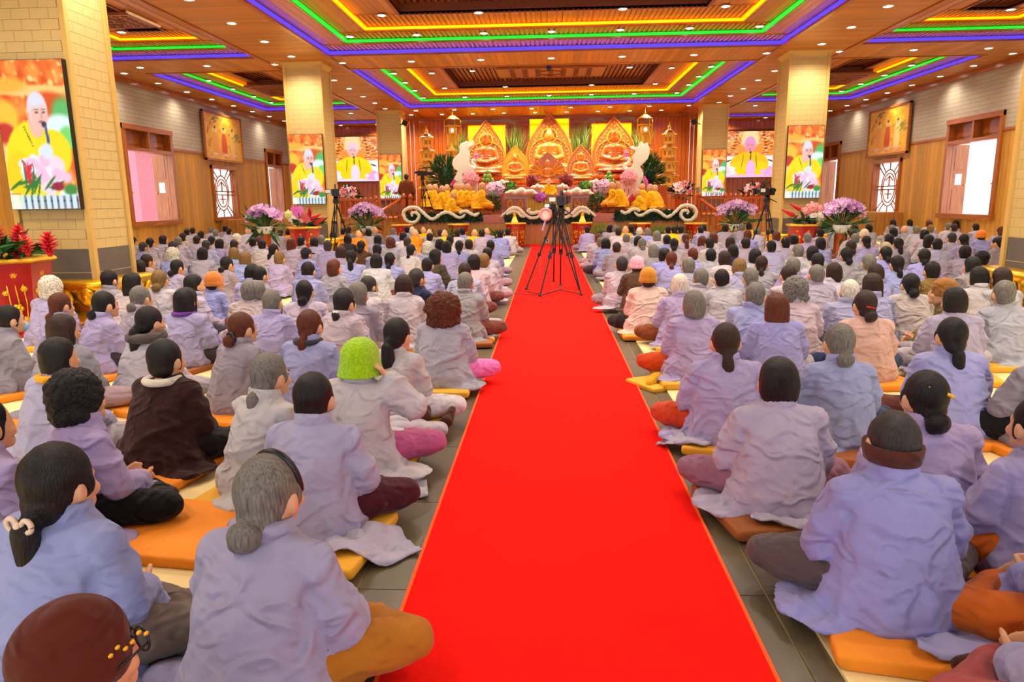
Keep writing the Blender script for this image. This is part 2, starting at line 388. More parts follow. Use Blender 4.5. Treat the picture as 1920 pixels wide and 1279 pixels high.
# floor: bed of grout with the dark tiles of the aisle laid on it, pale matting to both sides
struct(MB().bb(WL, WR, YB, YF, -0.10, -0.004).build('floor', 'grout'))
floor = bpy.data.objects['floor']
TL = 0.815
tile_me = {}
for (xa, xb) in ((-1.55, -0.76), (-0.755, 0.035), (0.04, 0.83), (0.835, 1.625)):
    me = MB().box((0, 0, 0), (xb-xa-.004, TL-.005, .012), ch=.002).mesh('tile')
    k = 0
    y = 0.05
    while y < 23.9:
        place('tile', me, 'dark_tile', floor, loc=((xa+xb)/2, y+TL/2, -.003)); y += TL
for nm, xa, xb in (('left', WL+.02, -0.90), ('right', 0.93, WR-.02)):
    m = MB()
    x0, x1 = xa, xb
    m.box(((x0+x1)/2, 10.2, .008), (x1-x0, 27.2, .016), ch=.006)
    tag(m.build('floor_matting', 'cream_mat'), f'cream floor matting under the {nm} block of seated people', 'matting', 'mats under the crowd')
# red carpet
m = MB(); m.box((0.085, 12.0, .008), (1.27, 23.6, .012), ch=.004)
cpt = tag(m.build('red_carpet', 'carpet'), 'long bright red carpet runner down the middle aisle to the stage', 'carpet')
for sx in (-1, 1):
    MB().box((0.085+sx*.632, 12.0, .0085), (.014, 23.6, .0125)).build('bound_edge', 'carpet_edge', cpt)
m = MB().bb(-1.35, 1.4, 23.2, 23.93, .002, .016)
tag(m.build('red_carpet', 'carpet'), 'short red carpet strip crosswise at the foot of the stage', 'carpet')

# side walls: wainscot boards below, pale tile above, with real openings
ZW = 3.2
openL = [(20.0, 22.4, 1.0, 3.62), (25.15, 26.95, 1.0, 2.74), (30.2, 31.8, 0.0, 3.62)]
openR = [(20.45, 22.9, 0.92, 3.58), (25.88, 27.78, 0.86, 2.66), (31.25, 33.0, 0.0, 3.62)]
def wall_panels(x, t, openings, y0, y1, z0, z1):
    m = MB(); cuts = sorted(openings); y = y0
    def slab(a, b, c, d):
        if b-a > 1e-3 and d-c > 1e-3: m.bb(x, x+t, a, b, c, d)
    for (a, b, c, d) in cuts:
        c, d = max(c, z0), min(d, z1)
        slab(y, a, z0, z1)
        if d > c: slab(a, b, z0, c); slab(a, b, d, z1)
        else: slab(a, b, z0, z1)
        y = b
    slab(y, y1, z0, z1); return m
for side, x, t, op in (('left', WL, -.24, openL), ('right', WR, .24, openR)):
    up = struct(wall_panels(x, t, op, YB, YF, ZW, 6.2).build('wall_'+side, 'wall_tile_y'))
    lo = wall_panels(x, t, op, YB, YF, 0, ZW).build('wainscot', 'wainscot_x', up)
    s = 1 if side == 'left' else -1
    m = MB(); y = YB
    for (a, b, c, d) in sorted(op):
        m.bb(x, x+s*.03, y, a, 0, .16); 
        if c > 0: m.bb(x, x+s*.03, a, b, 0, .16)
        y = b
    m.bb(x, x+s*.03, y, YF, 0, .16)
    struct(m.build('baseboard_'+side, 'trim_wood_y'))
    m = MB(); y = YB
    for (a, b, c, d) in sorted(op):
        if d > ZW: m.bb(x, x+s*.035, y, a-.1, ZW-.03, ZW+.03); y = b+.1
    m.bb(x, x+s*.035, y, YF, ZW-.03, ZW+.03)
    struct(m.build('trim_1', 'trim_wood_y'))
    struct(MB().bb(x, x+s*.10, YB, YF, ZC-.16, ZC).build('trim_2', 'trim_wood_y'))

# far wall of the side aisles: board strips above and below the wide screens
for side, xa, xb in (('left', WL, -5.6), ('right', 5.75, WR)):
    wf = struct(MB().bb(xa, xb, YF, YF+.2, 0, 6.2).build('wall_far_'+side, 'red_wood'))
    x = xa; k = 0
    while x < xb-.05:
        for (z0, z1) in ((0.9, 2.36), (4.62, 5.0)):
            MB().box((x+.11, YF-.02, (z0+z1)/2), (.205, .05, z1-z0), ch=.02).build('plank', 'altar_plank', wf)
        x += .22
    struct(MB().bb(xa, xb, YF-.08, YF-.03, 4.55, 4.64).build('trim_3', 'trim_wood_x'))
struct(MB().bb(WL-.3, WR+.3, YB-.2, YB, 4.6, 6.2).build('wall_back', 'white_wall'))
for _x in (WL, -6.2, 6.4, WR): struct(MB().bb(_x-.3, _x+.3, YB-.2, YB, 0, 4.6).build('wall_back', 'white_wall'))

# ---- ceiling: beams at ZC, stepped trays between them
struct(MB().bb(WL-.3, WR+.3, YB-.2, YF+.3, 6.1, 6.25).build('ceiling', 'white_wall'))
BX = [(-WL, 0)]
longs = [(X0-7.2, X0-5.45), (X0+5.45, X0+7.2)]
crosses = [(8.15, 9.85), (18.0, 19.74), (28.07, 31.6)]
cn = 0
for (a, b) in longs:
    m = MB().bb(a, b, YB, YF, ZC, ZC+.16)
    o = struct(m.build('beam_long', 'ceiling_x'))
    for e in (a, b): struct(MB().bb(e-.05, e+.05, YB, YF, ZC-.025, ZC+.03).build('trim_4', 'trim_wood_y'))
EDL, EDR = WL+1.0, WR-1.0
bays_x = [(EDL, X0-7.2), (X0-5.45, X0+5.45), (X0+7.2, EDR)]
for (a, b) in ((WL, EDL), (EDR, WR)):
    struct(MB().bb(a, b, YB, YF, ZC, ZC+.16).build('beam_wall', 'ceiling_x'))
for (a, b) in crosses:
    for (xa, xb) in bays_x:
        struct(MB().bb(xa, xb, a, b, ZC, ZC+.16).build('beam_cross', 'ceiling_y'))
        for e in (a, b): struct(MB().bb(xa, xb, e-.035, e+.035, ZC-.02, ZC+.03).build('trim_5', 'trim_wood_x'))
# far end strip over the side screens
for (xa, xb) in (bays_x[0], bays_x[2]):
    struct(MB().bb(xa, xb, 33.0, YF, ZC, ZC+.16).build('beam_cross', 'ceiling_y'))
bays_y = [(-6.9, 8.15), (9.85, 18.0), (19.74, 28.07)]
LIGHTS = []                                         # (x, y, z)
def frame_ledge(m, x0, x1, y0, y1, w, z, t=.03):
    m.bb(x0, x1, y0, y0+w, z, z+t); m.bb(x0, x1, y1-w, y1, z, z+t); m.bb(x0, x0+w, y0+w, y1-w, z, z+t); m.bb(x1-w, x1, y0+w, y1-w, z, z+t)
def frame_face(m, x0, x1, y0, y1, z0, z1, t=.02):
    m.bb(x0, x1, y0, y0+t, z0, z1); m.bb(x0, x1, y1-t, y1, z0, z1); m.bb(x0, x0+t, y0+t, y1-t, z0, z1); m.bb(x1-t, x1, y0+t, y1-t, z0, z1)
def tray(name, label, x0, x1, y0, y1, steps, top):
    root = empty(name, ((x0+x1)/2, (y0+y1)/2, ZC)); struct(root); root['label'] = label
    cx, cy = (x0+x1)/2, (y0+y1)/2
    def B(nm, m, mt):
        o = m.build(nm, mt, root); o.matrix_parent_inverse = Matrix.Translation((-cx, -cy, -ZC)); return o
    z = ZC
    for i, (led, face, w) in enumerate(steps):
        # the shining strip stands on the inner face of the step, the ledge above carries the slats
        m = MB(); frame_face(m, x0, x1, y0, y1, z+.035, z+face, .012); B('step_face', m, 'slat_x'); m = MB(); frame_face(m, x0+.012, x1-.012, y0+.012, y1-.012, z+.03, z+face-.045, .055); B('led_strip', m, led)
        m = MB(); frame_face(m, x0-.01, x1+.01, y0-.01, y1+.01, z-.005, z+.03, .03); B('lip', m, 'trim_wood_x')
        z += face
        m = MB(); frame_ledge(m, x0, x1, y0, y1, w, z, .03); B('ledge', m, 'ceiling_y')
        # slats of the ledge: strips across on the far and near sides
        n = int((x1-x0)/.11); ms = MB()
        for k in range(n):
            xx = x0+.055+(x1-x0-.11)*k/(n-1)
            ms.bb(xx-.032, xx+.032, y1-w, y1-.02, z-.022, z)
        o = B('slat', ms, 'slat_y'); o['kind'] = 'stuff'
        x0 += w; x1 -= w; y0 += w; y1 -= w
    m = MB(); frame_face(m, x0-.06, x1+.06, y0-.06, y1+.06, z-.03, top, .06); B('recess_frame', m, 'dark_slat')
    m = MB().bb(x0, x1, y0, y1, top, top+.03); B('recess_panel', m, 'dark_slat')
    n = int((x1-x0)/.14); ms = MB()
    for k in range(n):
        xx = x0+.07+(x1-x0-.14)*k/max(1, n-1); ms.bb(xx-.04, xx+.04, y0, y1, top-.05, top)
    o = B('slat', ms, 'dark_slat'); o['kind'] = 'stuff'
    return (x0, x1, y0, y1)
ST_C = (('led_blue', .14, .62), ('led_green', .12, .62), ('led_yellow', .12, 1.02))
ST_S = (('led_blue', .13, .46), ('led_green', .11, .46), ('led_yellow', .11, .6))
nmw = ('entrance', 'near', 'far')
for j, (ya, yb) in enumerate(bays_y):
    for i, (xa, xb) in enumerate(bays_x):
        st = ST_C if i == 1 else ST_S
        tray('ceiling_tray', 'stepped wooden ceiling tray with blue, green and yellow light strips, %s row, %s bay' % (nmw[j], ('left', 'middle', 'right')[i]), xa, xb, ya, yb, st, 5.62 if i == 1 else 5.5)
for i in (0, 2):
    xa, xb = bays_x[i]
    tray('ceiling_tray', 'narrow stepped ceiling tray before the wide screen, %s' % ('left' if i == 0 else 'right'), xa, xb, 31.6, 33.0, (('led_blue', .10, .3), ('led_green', .09, .3)), 5.35)

# downlights
dl_trim = MB().lathe([(.105, 0), (.105, -.012), (.078, -.012), (.078, -.004)], n=16).mesh('trim_ring'); setmat(dl_trim, 'white')
dl_face = MB().lathe([(.077, -.005), (.077, -.009), (.03, -.0095)], n=14).mesh('lamp'); setmat(dl_face, 'lamp_face')
spot = bpy.data.lights.new('downlight', 'SPOT'); spot.energy = LAMP_W; spot.spot_size = math.radians(150); spot.spot_blend = 0.9; spot.shadow_soft_size = 0.12; spot.color = (1.0, 0.90, 0.74)
wash = spot.copy(); wash.name = 'wall_wash'; wash.energy = LAMP_W*.35
def downlight(x, y, z, where, lit=True, data=None):
    o = place('downlight', dl_trim, loc=(x, y, z)); tag(o, where, 'ceiling lamp', 'round ceiling downlights')
    place('lamp', dl_face, parent=o)
    if lit:
        l = bpy.data.objects.new('downlight_beam', data or spot); COL.objects.link(l); l.parent = o; l.location = (0, 0, -.03)
ordn = ['first', 'second', 'third', 'fourth', 'fifth', 'sixth', 'seventh', 'eighth', 'ninth', 'tenth', 'eleventh', 'twelfth', 'thirteenth', 'fourteenth', 'fifteenth', 'sixteenth', 'seventeenth', 'eighteenth', 'nineteenth', 'twentieth', 'twenty-first', 'twenty-second', 'twenty-third', 'twenty-fourth', 'twenty-fifth']
for side, x in (('left', WL+.47), ('right', WR-.45)):
    ys = [19.6+1.69*k for k in range(8)]+[12.8, 14.5, 16.2, 17.9]
    for k, y in enumerate(sorted(ys)): downlight(x, y, ZC, f'round ceiling downlight washing the {side} wall, {ordn[k]} counted from the camera end', lit=(k % 2 == 0), data=wash)
for side, x in (('left', X0-6.33), ('right', X0+6.33)):
    for k, y in enumerate((11.2, 12.9, 14.6, 16.25, 17.9, 21.4, 23.0, 24.7, 26.35, 28.0)):
        downlight(x, y, ZC, f'round downlight in the {side} long ceiling beam, {ordn[k]} counted from the camera end', lit=(k % 2 == 0))
for k in range(13):
    downlight(-10.6+1.78*k, 18.85, ZC, f'round downlight in the cross beam between the nearer columns, {ordn[k]} from the left', lit=(k % 2 == 0))
for k in range(8):
    downlight(-5.2+1.52*k, 28.75, ZC, f'round downlight in the cross beam before the altar, {ordn[k]} from the left')
for k in range(9):
    downlight(-5.65+1.28*k, 30.1, ZC, f'small downlight close to the altar wall, {ordn[k]} from the left', lit=True)
z2, z3 = ZC+.235, ZC+.355
for k in range(7): downlight(-5.2+1.76*k, 9.0, ZC, f'downlight in the cross beam over the near columns, {ordn[k]} from the left', lit=(k % 2 == 0))
for k in range(5): downlight(-4.5+2.28*k, 7.1, z2, f'downlight on the green lit step of the entrance tray, {ordn[k]} from the left')
for k in range(4): downlight(-3.5+2.38*k, 10.9, z2, f'downlight on the near green step of the near middle tray, {ordn[k]} from the left')
for sx, nm in ((-1, 'left'), (1, 'right')):
    for k, y in enumerate((-3.0, 0.5, 3.5, 6.5)):
        downlight(X0+sx*6.33, y, ZC, f'downlight in the {nm} long beam over the entrance, {ordn[k]} from the doors'); downlight(X0+sx*3.6, y+.4, z3, f'downlight on the {nm} yellow step of the entrance tray, {ordn[k]} from the doors')
    for k, y in enumerate((2.0, 6.0, 10.5)): downlight(X0+sx*9.4, y, ZC+.325, f'downlight in the entrance end of the {nm} side tray, {ordn[k]} from the doors')
for k in range(7): downlight(-4.55+1.545*k, 17.05, z2, f'downlight on the green lit step of the near middle tray, {ordn[k]} from the left', lit=(k % 2 == 0))
for k, x in enumerate((-3.5, -1.45, 1.55, 3.65)): downlight(x, 15.75, z3, f'downlight on the yellow lit step of the near middle tray, {ordn[k]} from the left')
for k in range(7): downlight(-4.6+1.545*k, 27.05, z2, f'downlight on the green lit step of the far middle tray, {ordn[k]} from the left', lit=False)
for k, x in enumerate((-3.6, -1.48, 1.5, 3.68)): downlight(x, 25.65, z3, f'downlight on the yellow lit step of the far middle tray, {ordn[k]} from the left')
for sx, nm in ((-1, 'left'), (1, 'right')):
    for k, y in enumerate((20.9, 21.9, 23.6, 25.25)): downlight(X0+sx*4.66, y, z2, f'downlight on the {nm} side of the far middle tray step, {ordn[k]} from the camera', lit=False)
    downlight(X0+sx*3.65, 22.7, z3, f'downlight beside the dark recess of the far tray, {nm} side')
    for k, y in enumerate((21.1, 23.7)): downlight(X0+sx*2.5, y, 5.57, f'downlight in the dark slatted recess of the far tray, {nm} side, {ordn[k]}', lit=False)
    xs = X0+sx*9.2
    for k, dx in enumerate((-1.7, -.6, .6, 1.6)):
        if abs(dx) > .7: downlight(xs+dx*.9, 17.3, ZC+.215, f'downlight on the green step of the near {nm} side tray, {ordn[k]}', lit=False)
    downlight(xs+.5*sx, 16.5, ZC+.325, f'downlight on the yellow step of the near {nm} side tray')
    for k, y in enumerate((20.6, 22.3, 24.0, 25.7, 27.3)): downlight(X0+sx*10.52, y, ZC+.215, f'downlight along the green step of the far {nm} side tray, {ordn[k]} from the camera', lit=(k % 2 == 1))
    downlight(X0+sx*7.9, 27.35, ZC+.325, f'downlight at the far corner of the {nm} side tray')
    for k in range(2): downlight(X0+sx*(8.0+1.7*k), 33.6, ZC, f'downlight above the {nm} wide screen, {ordn[k]}', lit=(k == 0))
    for k in range(2): downlight(X0+sx*(8.0+1.7*k), 29.2, ZC, f'downlight in the far cross beam of the {nm} aisle, {ordn[k]}', lit=False)

# carved air vents hanging in the trays
def vent(x, y, z, w, d, label, deep=.14):
    r = empty('ceiling_vent', (x, y, z)); tag(r, label, 'air vent', 'carved ceiling vents')
    MB().box((0, 0, 0), (w, d, .05), ch=.015).build('panel', 'carved_wood', r)
    MB().box((0, 0, .12), (w*.92, d*.9, .16)).build('housing', 'dark_slat', r)
    m = MB()
    for i in range(7):
        for j in range(5):
            m.ring((-w*.36+w*.72*i/6, -d*.36+d*.72*j/4, -.028), min(w, d)*.055, .010, 'Z', n=10, m=4)
    m.ring((0, 0, -.03), min(w, d)*.25, .02, 'Z', n=20, m=5)
    o = m.build('carving', 'dark_slat', r); o['kind'] = 'stuff'
    for s in (-1, 1): MB().box((0, s*d*.48, -.02), (w, .04, .03)).build('edge_strip', 'trim_wood_x', r)
vent(X0, 22.6, 5.30, 3.2, 1.5, 'long carved air vent in the far middle ceiling tray')
vent(-9.2, 15.4, 5.30, 1.5, 1.1, 'carved square vent in the near left ceiling tray')
vent(-9.0, 24.6, 5.22, 1.7, 2.2, 'carved vent in the far left ceiling tray')
vent(9.3, 24.6, 5.22, 1.7, 2.2, 'carved vent in the far right ceiling tray')
for (x, y, lab) in ((-8.35, 15.2, 'short tube lamp beside the near left ceiling vent'), (-8.0, 24.0, 'short tube lamp beside the far left ceiling vent'), (8.25, 24.0, 'short tube lamp beside the far right ceiling vent')):
    t = tag(MB().cyl((x, y-.6, 5.26), (x, y+.6, 5.26), .03, n=8).build('tube_lamp', 'white'), lab, 'lamp', 'tube lamps by the vents')

# ---- columns: tiled shaft, pale corner strips, dark skirting, gilded lotus foot
petal = remesh(MB().ell((0, 0, 0), (.17, .06, .2)).ell((0, -.03, -.03), (.11, .06, .13)).ell((0, .0, .1), (.15, .075, .06)), .018, 3, name='lotus_petal'); setmat(petal, 'gold')
def lotus_foot(x, y, label):
    r = empty('lotus_plinth', (x, y, 0)); tag(r, label, 'plinth', 'gilded lotus feet of the columns')
    hx, hy = CW/2+.12, CD/2+.12
    def sq(k, z): return [((hx+k)*sx, (hy+k)*sy) for sx, sy in ((-1, -1), (1, -1), (1, 1), (-1, 1))], z
    m = MB(); prof = [(.14, 0), (.18, .05), (.14, .10), (.0, .15), (-.02, .30), (.10, .42), (.16, .50), (.12, .56), (-.05, .57)]
    vs = []; fs = []
    for (k, z) in prof:
        for i in range(32):
            a = 2*PI*i/32; c, s_ = math.cos(a), math.sin(a); e = .35
            vs.append(((hx+k)*abs(c)**e*(1 if c >= 0 else -1), (hy+k)*abs(s_)**e*(1 if s_ >= 0 else -1), z))
    for i in range(len(prof)-1):
        for k in range(32): fs.append((i*32+k, i*32+(k+1) % 32, (i+1)*32+(k+1) % 32, (i+1)*32+k))
    fs.append(tuple(range(32))[::-1]); fs.append(tuple(range((len(prof)-1)*32, len(prof)*32)))
    m.add(vs, fs); m.build('bowl', 'gold', r, smooth=True)
    for s, n, ext, axis in ((-1, 4, hx, 'x'), (1, 4, hx, 'x'), (-1, 4, hy, 'y'), (1, 4, hy, 'y')):
        for i in range(n):
            t = -ext+2*ext*(i+.5)/n
            loc, rz = ((t, s*(hy+.09), .36), 0 if s < 0 else PI) if axis == 'x' else ((s*(hx+.09), t, .36), (-PI/2 if s < 0 else PI/2))
            place('petal', petal, None, r, loc=loc, rot=(0.25, 0, rz), scale=.72)
def column(side, row):
    xi = X0+(-CA if side == 'left' else CA); x0, x1 = (xi-CW, xi) if side == 'left' else (xi, xi+CW)
    y0 = CROWS[row]; y1 = y0+CD; zb = 1.0 if row == 2 else 0.0; zd = zb+.95 if row < 2 else 1.9
    cx, cy = (x0+x1)/2, (y0+y1)/2; rn = ('near', 'middle', 'far')[row]
    r = empty('column', (cx, cy, 0)); tag(r, f'square beige tiled column carrying a screen, {rn} {side} of the hall', 'column', 'columns of the hall'); struct(r)
    hx, hy = CW/2, CD/2
    near = row == 0 and side == 'left'
    if not near:
        MB().bb(-hx, hx, -hy, hy, zd, ZC-.12).build('shaft', 'col_tile_x', r)
        for s in (-1, 1): MB().bb(s*hx-.002, s*hx+.002, -hy+.05, hy-.05, zd, ZC-.12).build('side_cladding', 'col_tile_y', r)
    else:
        MB().bb(-hx+.012, hx-.012, -hy+.012, hy-.012, zd, ZC-.12).build('shaft', 'col_core', r)
        TH, TW = .125, .232
        for face in ('front', 'inner'):
            ext = (hx if face == 'front' else hy)-.045; z = zd; k = 0
            tm = {}
            while z < 4.3:
                t = -ext-(TW/2 if k % 2 else 0)
                while t < ext-.01:
                    a, b = max(t, -ext), min(t+TW, ext); t += TW
                    if b-a < .03: continue
                    w = round(b-a, 3)
                    if (face, w) not in tm:
                        tm[(face, w)] = MB().box((0, 0, 0), (w-.004, .012, TH-.004) if face == 'front' else (.012, w-.004, TH-.004), ch=.002).mesh('tile')
                    loc = ((a+b)/2, -hy+.004, z+TH/2) if face == 'front' else (hx-.004, (a+b)/2, z+TH/2)
                    place('tile', tm[(face, w)], 'col_piece', r, loc=loc)
                z += TH; k += 1
        MB().bb(-hx+.01, hx-.01, -hy+.006, hy-.006, 4.3, ZC-.12).build('shaft_top', 'col_tile_x', r)
    MB().bb(-hx, hx, -hy, hy, zb, zd).build('skirting', 'col_dark', r)
    for i, z in enumerate((zd-.30, zd-.61)):
        if row < 2: MB().bb(-hx-.002, hx+.002, -hy-.002, hy+.002, z-.004, z+.004).build('joint', 'col_core', r)
    for sx in (-1, 1):
        for sy in (-1, 1): MB().box((sx*hx, sy*hy, (zb+ZC)/2), (.07, .07, ZC-zb), ch=.02).build('corner_strip', 'col_trim', r)
    MB().lathe([(hx*1.43, 0), (hx*1.50, .05), (hx*1.60, .10), (hx*1.62, .13)], (0, 0, ZC-.13), n=4, sx=1.0, sy=hy/hx, phase=PI/4).build('cornice', 'col_trim', r)
    if row < 2: lotus_foot(cx, cy, f'gilded lotus petal foot of the {rn} {side} column')
for sd in ('left', 'right'):
    for rw in range(3): column(sd, rw)
struct(MB().bb(-7.5, -5.1, 28.0, 30.0, .0, 1.0).build('platform_left', 'stage_plank')); struct(MB().bb(5.3, 7.7, 28.0, 30.0, .0, 1.0).build('platform_right', 'stage_plank'))

# ------------------------------------------------------------------ pictures on screens and canvases
def c3(*c): return np.array(c)/255.0
class Pic:
    def __init__(s, u, v, base): s.u, s.v = u, v; s.c = np.tile(base, (len(u), 1)).astype(float)
    def put(s, m, col): m = np.clip(m, 0, 1)[:, None]; s.c = s.c*(1-m)+np.asarray(col)*m; return s
    def ell(s, cu, cv, ru, rv, col, soft=.12, rot=0):
        du, dv = s.u-cu, s.v-cv; c, n = math.cos(rot), math.sin(rot); a, b = (du*c+dv*n)/ru, (-du*n+dv*c)/rv
        d = np.sqrt(a*a+b*b); return s.put((1-d)/soft+.5, col)
    def rect(s, u0, u1, v0, v1, col, soft=.004):
        m = np.minimum(np.minimum((s.u-u0), (u1-s.u)), np.minimum(s.v-v0, v1-s.v))/soft; return s.put(m+.5, col)
    def nz(s, k, seed): 
        co = np.stack([s.u*.5, s.v, s.u*0], 1); return wavy(co, k, seed)
def pic_column(u, v):
    p = Pic(u, v, c3(255, 150, 60)); n = p.nz(60, 3); n2 = p.nz(150, 5)
    p.put(.5+.6*n, c3(230, 80, 20)); p.put((n2-.3)*1.2, c3(255, 214, 130))
    p.ell(.55, .80, .6, .035, c3(255, 206, 120), .5); p.ell(.72, .70, .28, .09, c3(226, 80, 20), .4); p.ell(.15, .84, .3, .05, c3(255, 178, 60), .6)
    p.ell(.10, .62, .18, .12, c3(255, 196, 60), .4); p.ell(.05, .52, .16, .07, c3(200, 50, 40), .4)
    p.ell(.92, .62, .16, .13, c3(90, 190, 100), .5); p.ell(.85, .55, .24, .09, c3(226, 248, 255), .4); p.ell(.95, .48, .12, .08, c3(120, 220, 110), .4)
    p.rect(0, 1, 0, .13, c3(252, 246, 232)); p.rect(0, .22, .05, .42, c3(255, 250, 226), .1)
    p.ell(.42, .30, .40, .30, c3(255, 228, 20), .08); p.ell(.72, .38, .26, .16, c3(255, 224, 16), .1); p.ell(.20, .22, .20, .18, c3(250, 212, 10), .15)
    p.ell(.52, .575, .11, .09, c3(244, 190, 170), .2)
    p.ell(.565, .675, .145, .118, c3(238, 214, 220), .10); p.ell(.585, .63, .12, .085, c3(244, 190, 180), .3); p.ell(.56, .735, .10, .045, c3(226, 228, 244), .9)
    p.ell(.43, .63, .02, .03, c3(240, 180, 170), .3)
    for du in (-.05, .05): p.ell(.60+du, .655, .028, .006, c3(120, 80, 80), .6); p.ell(.60+du, .675, .035, .005, c3(150, 110, 110), .6)
    p.ell(.615, .63, .018, .02, c3(226, 160, 150), .6); p.ell(.60, .592, .035, .009, c3(190, 90, 90), .6)
    p.ell(.635, .575, .035, .022, c3(50, 50, 70), .2); p.ell(.66, .50, .022, .075, c3(60, 80, 150), .2, rot=.12)
    for t in range(9): p.ell(.34+.012*t, .56-.016*t, .012, .006, c3(110, 60, 20), .5)
    r = np.random.RandomState(4)
    for k in range(46):
        a = r.rand()*6.28; cu, cv = .60+.33*r.rand()*math.cos(a)-.02, .27+.14*r.rand()*math.sin(a)
        col = [c3(236, 240, 255), c3(250, 196, 226), c3(220, 236, 244), c3(252, 220, 236)][k % 4]; p.ell(cu, cv, .07+.04*r.rand(), .035+.02*r.rand(), col, .35)
    for k in range(16): p.ell(.34+.05*r.randn(), .24+.035*r.randn(), .045, .013, c3(216, 40, 60), .4, rot=r.rand()*3)
    for k in range(14): p.ell(.42+.16*r.randn(), .16+.03*r.randn(), .10, .012, c3(40, 120, 50), .5, rot=.5+.5*r.randn())
    p.ell(.72, .155, .09, .03, c3(150, 20, 60), .4); p.ell(.9, .13, .10, .04, c3(60, 140, 60), .5)
    for k in range(9): p.rect(.14+.095*k, .20+.095*k, 0, .10, c3(206, 236, 246), .01); p.rect(.20+.095*k, .235+.095*k, 0, .09, c3(110, 110, 140), .01); p.ell(.217+.095*k, .055, .018, .008, c3(40, 60, 60), .5)
    p.rect(0, .13, 0, .105, c3(255, 250, 224), .02); p.rect(.0, .16, .10, .108, c3(200, 140, 90), .004)
    return p.c
def pic_wide(tint):
    def fn(u, v):
        p = Pic(u, v, c3(246, 150, 70)); n = p.nz(70, 13); n2 = p.nz(190, 15)
        p.put(.45+.7*n, c3(206, 70, 30)); p.put((n2-.35)*1.3, c3(255, 226, 170))
        for k in range(9):
            for s in (-1, 1):
                a = .15+.17*k
                for t in np.linspace(.16, .5, 12): p.ell(.5+s*t*math.cos(a)*1.05, .62+t*math.sin(a)*.9-.1, .018, .012, c3(255, 176, 76), .5)
                p.ell(.5+s*.50*math.cos(a)*1.02, .52+.46*math.sin(a), .022, .016, c3(255, 232, 190), .5)
        p.ell(.5, .80, .17, .26, c3(255, 222, 160), .3); p.ell(.5, .60, .24, .13, c3(250, 150, 60), .2)
        for s in (-1, 1):
            for k in range(6): p.ell(.5+s*(.25+.01*k), .98-.07*k, .03, .012, c3(120, 40, 20), .4)
        p.rect(0, 1, 0, .47, c3(252, 246, 255), .04)
        p.ell(.5, .30, .36, .26, c3(255, 226, 20) if not tint else c3(252, 196, 24), .06); p.ell(.30, .20, .17, .15, c3(255, 216, 10), .15); p.ell(.70, .20, .17, .15, c3(255, 216, 10), .15)
        for s in (-1, 1): p.ell(.5+s*.13, .36, .008, .16, c3(150, 120, 20), .5, rot=s*.1)
        hc = c3(250, 206, 226) if not tint else c3(240, 150, 214)
        p.ell(.5, .72, .105, .17, hc, .08); p.ell(.5, .66, .085, .10, c3(246, 186, 180) if not tint else c3(238, 150, 170), .3)
        for s in (-1, 1): p.ell(.5+s*.035, .70, .02, .008, c3(150, 100, 110), .6); p.ell(.5+s*.11, .68, .014, .03, c3(240, 180, 180), .4)
        p.ell(.5, .61, .03, .010, c3(180, 90, 100), .6); p.ell(.515, .545, .02, .025, c3(60, 40, 60), .3); p.ell(.52, .43, .012, .11, c3(110, 60, 60), .3)
        pk = c3(246, 186, 236) if tint else c3(255, 224, 246)
        p.ell(.53, .18, .09, .20, pk, .25); p.rect(0, 1, 0, .06, pk, .03)
        r = np.random.RandomState(9)
        for k in range(44):
            s = -1 if k % 2 else 1; cu, cv = .5+s*(.26+.26*r.rand()), .05+.16*r.rand()
            p.ell(cu, cv, .05, .04, [pk, c3(255, 240, 255), c3(236, 170, 226), c3(255, 216, 206)][k % 4], .4)
        for s in (-1, 1): p.ell(.5+s*.40, .36, .06, .016, c3(70, 60, 70), .4, rot=-s*.4)
        return p.c
    return fn
def pic_paint(third):
    def fn(u, v):
        p = Pic(u, v, c3(240, 190, 50)); n = p.nz(40, 21); n2 = p.nz(120, 23)
        p.put(.4+.6*n, c3(232, 160, 40)); p.put((n2-.5), c3(250, 214, 110)); p.put((p.nz(90, 31)-.75)*1.5, c3(220, 100, 40))
        r = np.random.RandomState(6)
        for (cu, h, col) in ((.5, .34, c3(206, 74, 30)), (.27, .26, c3(232, 150, 60)), (.74, .30, c3(248, 214, 130) if third else c3(244, 190, 96))):
            p.ell(cu, .30, .075, h*.72, col, .3); p.ell(cu, .48, .06, .15, col*.9+.08, .3); p.ell(cu, .66, .05, .06, c3(250, 226, 150), .4); p.ell(cu, .665, .028, .045, c3(226, 170, 110), .3); p.ell(cu, .71, .028, .022, c3(70, 50, 50), .3); p.ell(cu, .12, .10, .03, c3(240, 190, 160), .5)
        for k in range(16): p.ell(.86+.09*r.randn(), .55+.05*r.randn(), .05, .012, c3(120, 130, 60), .5, rot=.5); 
        for k in range(14): p.ell(.10+.05*r.randn(), .52+.16*r.randn(), .012, .04, c3(196, 90, 40), .5); p.ell(r.rand(), .12*r.rand(), .06, .02, c3(226, 150, 100), .6)
        for k in range(8): p.ell(.28+.04*r.randn(), .86+.04*r.randn(), .04, .012, c3(110, 110, 60), .5, rot=r.rand())
        return p.c
    return fn
scr_col = paint_grid('picture', .88, 1.76, 66, 132, pic_column, 'screen_on')
scr_w1 = paint_grid('picture', 2.42, 2.05, 120, 100, pic_wide(False), 'screen_on')
scr_w2 = paint_grid('picture', 2.42, 2.05, 120, 100, pic_wide(True), 'screen_on')
def screen(name, me, w, h, loc, label, t=.09):
    r = empty(name, loc); tag(r, label, 'screen', 'lit video screens')
    MB().box((0, t/2+.004, h/2), (w+.012, t, h+.012), ch=.006).build('housing', 'black', r)
    place('picture', me, None, r)
    return r
